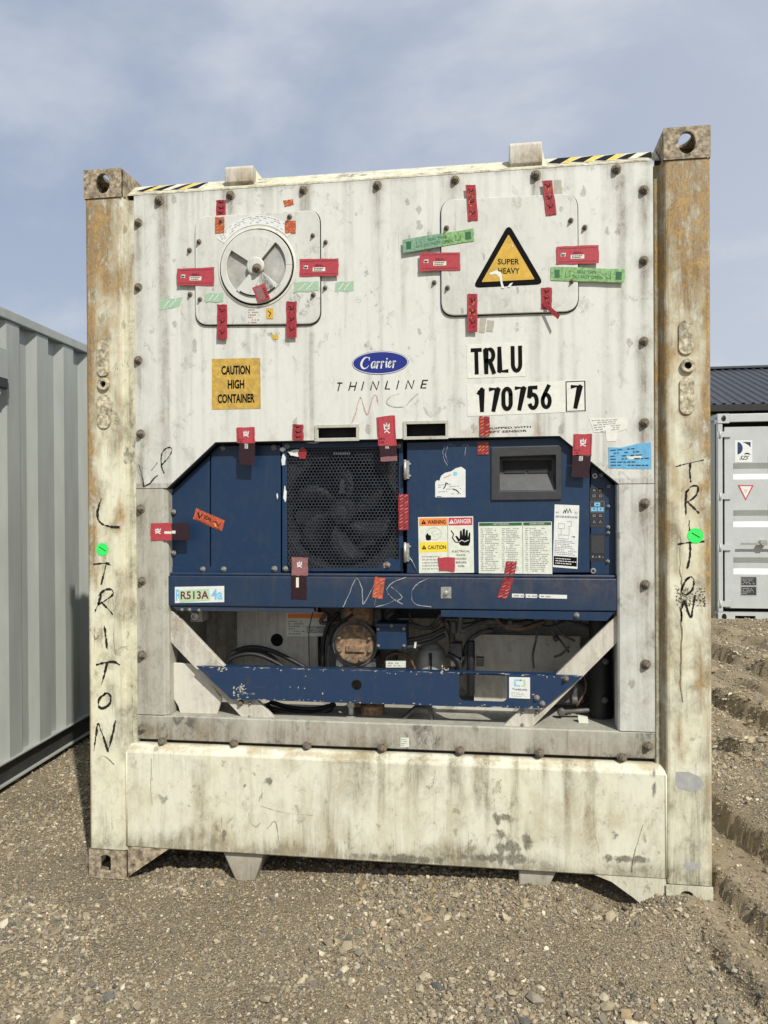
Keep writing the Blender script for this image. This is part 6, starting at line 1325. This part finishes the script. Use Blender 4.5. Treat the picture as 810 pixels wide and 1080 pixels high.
red_tape(rbox(308.5, 447.5, 320, 464.5), YP, fp, 12); hatch_tape(rbox(505.5, 439, 516.5, 460), YP-.002, fp, 'dred', seed=14); hatch_tape(rbox(503.5, 466, 515.5, 479.5), YC-.0015, cbx, 'dred', seed=15)
D = Decal([(159, 551.5), (181, 551.5), (181, 570), (159, 570)], .0985, .0009).base(M['red']); emblem(D, .35, .48, .12, .004); D.rect(M['paper2'], .66, .48, 1, .62); lab = D.build('red_seal_label', st_l)
D = Decal([(181, 551.5), (200, 551.5), (200, 570), (181, 569.5)], .0978, .0006).base(M['tapeclear']); D.rect(M['paper2'], .02, .45, .22, .62); D.build('label_carrier', lab)
D = Decal([(207, 536), (237, 549), (234, 560.5), (203.5, 547)], .1482).base(M['orange']); D.stroke(M['ink'], [(.1, .3), (.2, .7), (.25, .3)], .005).text(M['ink'], 'SEAL', .32, .25, .6, .6, .02).stroke(M['ink'], [(.65, .5), (.75, .4), (.85, .7), (.9, .4)], .003).stroke(M['yellow'], [(.72, .6), (.78, .8)], .003).stroke(M['ink'], [(.05, .9), (.95, .9)], .0015); D.build('orange_seal_tape', ul2)
hatch_tape(rbox(420.5, 521, 431, 559), .1192, cbx, 'dred', seed=16, dash='redchalk')
D = Decal(rbox(307.5, 588, 325, 607), .1105, .0009).base(M['pinkclear']); emblem(D, .48, .40, .13, .004); lab = D.build('dusty_seal_label', ubo)
D = Decal(rbox(307, 607, 323.5, 632), .1105, .0006).base(M['tapeclear']); D.rect(M['paper2'], .32, .08, .5, .5); D.build('label_carrier', lab)
hatch_tape(quadc(399.5, 620, 11, 22, 8), .1108, ubo, 'orange', seed=18, dash='redchalk')
hatch_tape([(534, 592), (545, 592), (543, 606), (532, 606)], YC-.003, cbx, 'dred', seed=19, dash='redchalk'); hatch_tape([(532, 609), (542, 609), (535, 632), (524, 630)], .1108, ubo, 'dred', seed=20, dash='redchalk')
prism_px([(316, 473), (320, 471), (324, 476), (322, 484), (316, 484), (314, 478)], .1375, .0008, M['dred'], 'torn_tape_piece', fg, 0)

# ================================================================== HANDWRITING AND DOTS ON THE POSTS
OY = 0.0
for px, py, r_, sd_ in ((108, 579.5, .0265, -1), (733.5, 565, .028, 1)):
    x_, z_ = xz(px, py, .0035); mb = MB().mat(M['neon']); mb.lathe((x_, .0032, z_), [(r_, 0), (r_, -.0008), (.0005, -.0009)], 28, caps=False); mb.mat(M['marker']); ribbon(mb, [Vector((x_-.012, 0, z_+.010)), Vector((x_+.014, 0, z_-.006))], .003, .0018); mb.build('round_green_sticker', None, posts[sd_])
L_ = [[(107, 526), (104, 535), (103, 545), (107, 552), (117, 555.5), (126, 556)], [(99, 595), (112, 594), (117, 596)], [(112, 596), (110, 604), (107, 616)],
      [(107, 626), (104, 636), (100, 646)], [(104, 628), (111, 622), (118, 622), (119, 627), (110, 634), (104, 637)], [(108, 636), (114, 642), (119, 648)],
      [(110, 660), (111.5, 670), (113, 684)], [(102, 701), (110, 699), (120, 698), (126, 701)], [(113, 700), (110, 712), (107, 722)],
      [(111, 731), (105, 737), (104, 744), (108, 747), (115, 743), (117, 735), (113, 731), (108, 734)], [(103, 763), (101, 778), (99, 792)], [(104, 763), (109, 777), (114, 792)], [(114, 793), (118, 778), (122, 760)]]
marks('marker_writing', L_, .0038, .0078, M['marker'], posts[-1], True, jitter=.001)
marks('marker_scratches', [[(94, 662), (98, 668), (101, 674), (104, 670)]], .0038, .003, M['brownstain'], posts[-1], True, jitter=.001)
marks('marker_scratches', [[(103, 801), (108, 797), (114, 800), (120, 806)]], .0038, .003, M['brownstain'], posts[-1], True, jitter=.001)
marks('marker_scratches', [[(119, 632), (121, 650), (120, 672), (122, 690)]], .0038, .003, M['scuff'], posts[-1], True, jitter=.001)
R_ = [[(713, 492), (724, 489), (742, 485)], [(728, 489), (727.5, 499), (728.5, 508)], [(724, 518), (723, 530), (723.5, 543)], [(724, 519), (729, 513), (736, 513), (735, 521), (729, 527), (724, 530)], [(725, 529), (731, 535), (737, 541)],
      [(727, 549), (727, 556), (728, 564)], [(715, 574), (727, 572), (742, 571)], [(728, 572), (728, 584), (725, 599)], [(727, 609), (721, 616), (719, 624), (724, 627), (730, 622), (732, 612), (728, 608), (723, 612)],
      [(719, 650), (719, 642), (722, 634), (726, 646), (729, 651), (731, 640), (733, 628)]]
marks('marker_writing', R_, .0038, .0058, M['marker'], posts[1], True, jitter=.001)
marks('scuff_marks', [[(718, 566), (717, 590), (719, 620), (718, 655)], [(718, 640), (719, 668), (718, 700), (719, 740)]], .0038, .004, M['brownstain'], posts[1], True, jitter=.003)
D = Decal([(713, 620), (744, 620), (744, 640), (713, 638)], .0036, .0003); r_ = random.Random(5)
for _ in range(230): u, v = r_.random(), r_.random(); s_ = r_.uniform(.012, .04); D.poly(M['brownstain'], [(u-s_, v), (u, v-s_*1.2), (u+s_, v+s_*.3), (u, v+s_*1.3)])
D.build('torn_label_residue', posts[1])
prism_px([(712.5, 814), (726, 814), (738, 819), (743, 828), (740, 833), (728, 835), (716, 832), (712.5, 828)], .0034, .0006, M['greypatch'], 'bare_patch', posts[1], 0)
prism_px([(721, 912), (724, 909), (740, 911), (738, 916), (729, 918), (722, 916)], .0034, .0006, M['greypatch'], 'bare_patch', posts[1], 0)
marks('dent_line', [[(678, 870), (673, 887), (668, 905), (666, 920)]], .0055, .003, M['brownstain'], sl, True, jitter=.001)
marks('scratch', [[(262, 856), (264, 866), (270, 872), (274, 868)], [(282, 874), (290, 866), (293, 878), (295, 890)], [(628, 882), (631, 893), (632, 899)]], .0055, .0022, M['scuff'], sl, True, jitter=.0015)
marks('scratch', [[(275, 850), (300, 857), (330, 860)], [(234, 862), (233, 880), (237, 882)], [(160, 800), (159, 830), (161, 850)]], .0055, .0018, M['scuff'], sl, True, jitter=.0015)
# marker initials and faint scrawl on the front panel
OY = -.055
marks('marker_initials', [[(146.5, 490), (149, 498), (151, 507), (151.5, 513)], [(153, 512.5), (158, 510), (162, 505), (166, 501.5)], [(160, 496), (163, 492), (166, 488)], [(173.5, 499), (171, 494), (170, 486), (171, 478), (175, 473), (180, 472), (181, 476), (178, 482), (171, 490)]], YP, .0042, M['marker'], fp, True, jitter=.0008)
marks('faint_scrawl', [[(371, 446), (375, 436), (380, 419), (384, 430), (388, 437), (393, 420), (397, 417), (399, 428)]], YP, .0030, M['redchalk'], fp, True, jitter=.001)
marks('faint_scrawl', [[(421, 415), (411, 419), (408, 425), (415, 429), (427, 429)], [(441, 415), (434, 421), (429, 427)]], YP, .0026, M['greychalk'], fp, True, jitter=.001)
D = Decal(quadc(427, 783, 9, 10), YP).base(M['paper2']); D.lines(M['greyprint'], .1, .1, .9, .9, 4, .6, 3); D.build('small_white_sticker', rl)
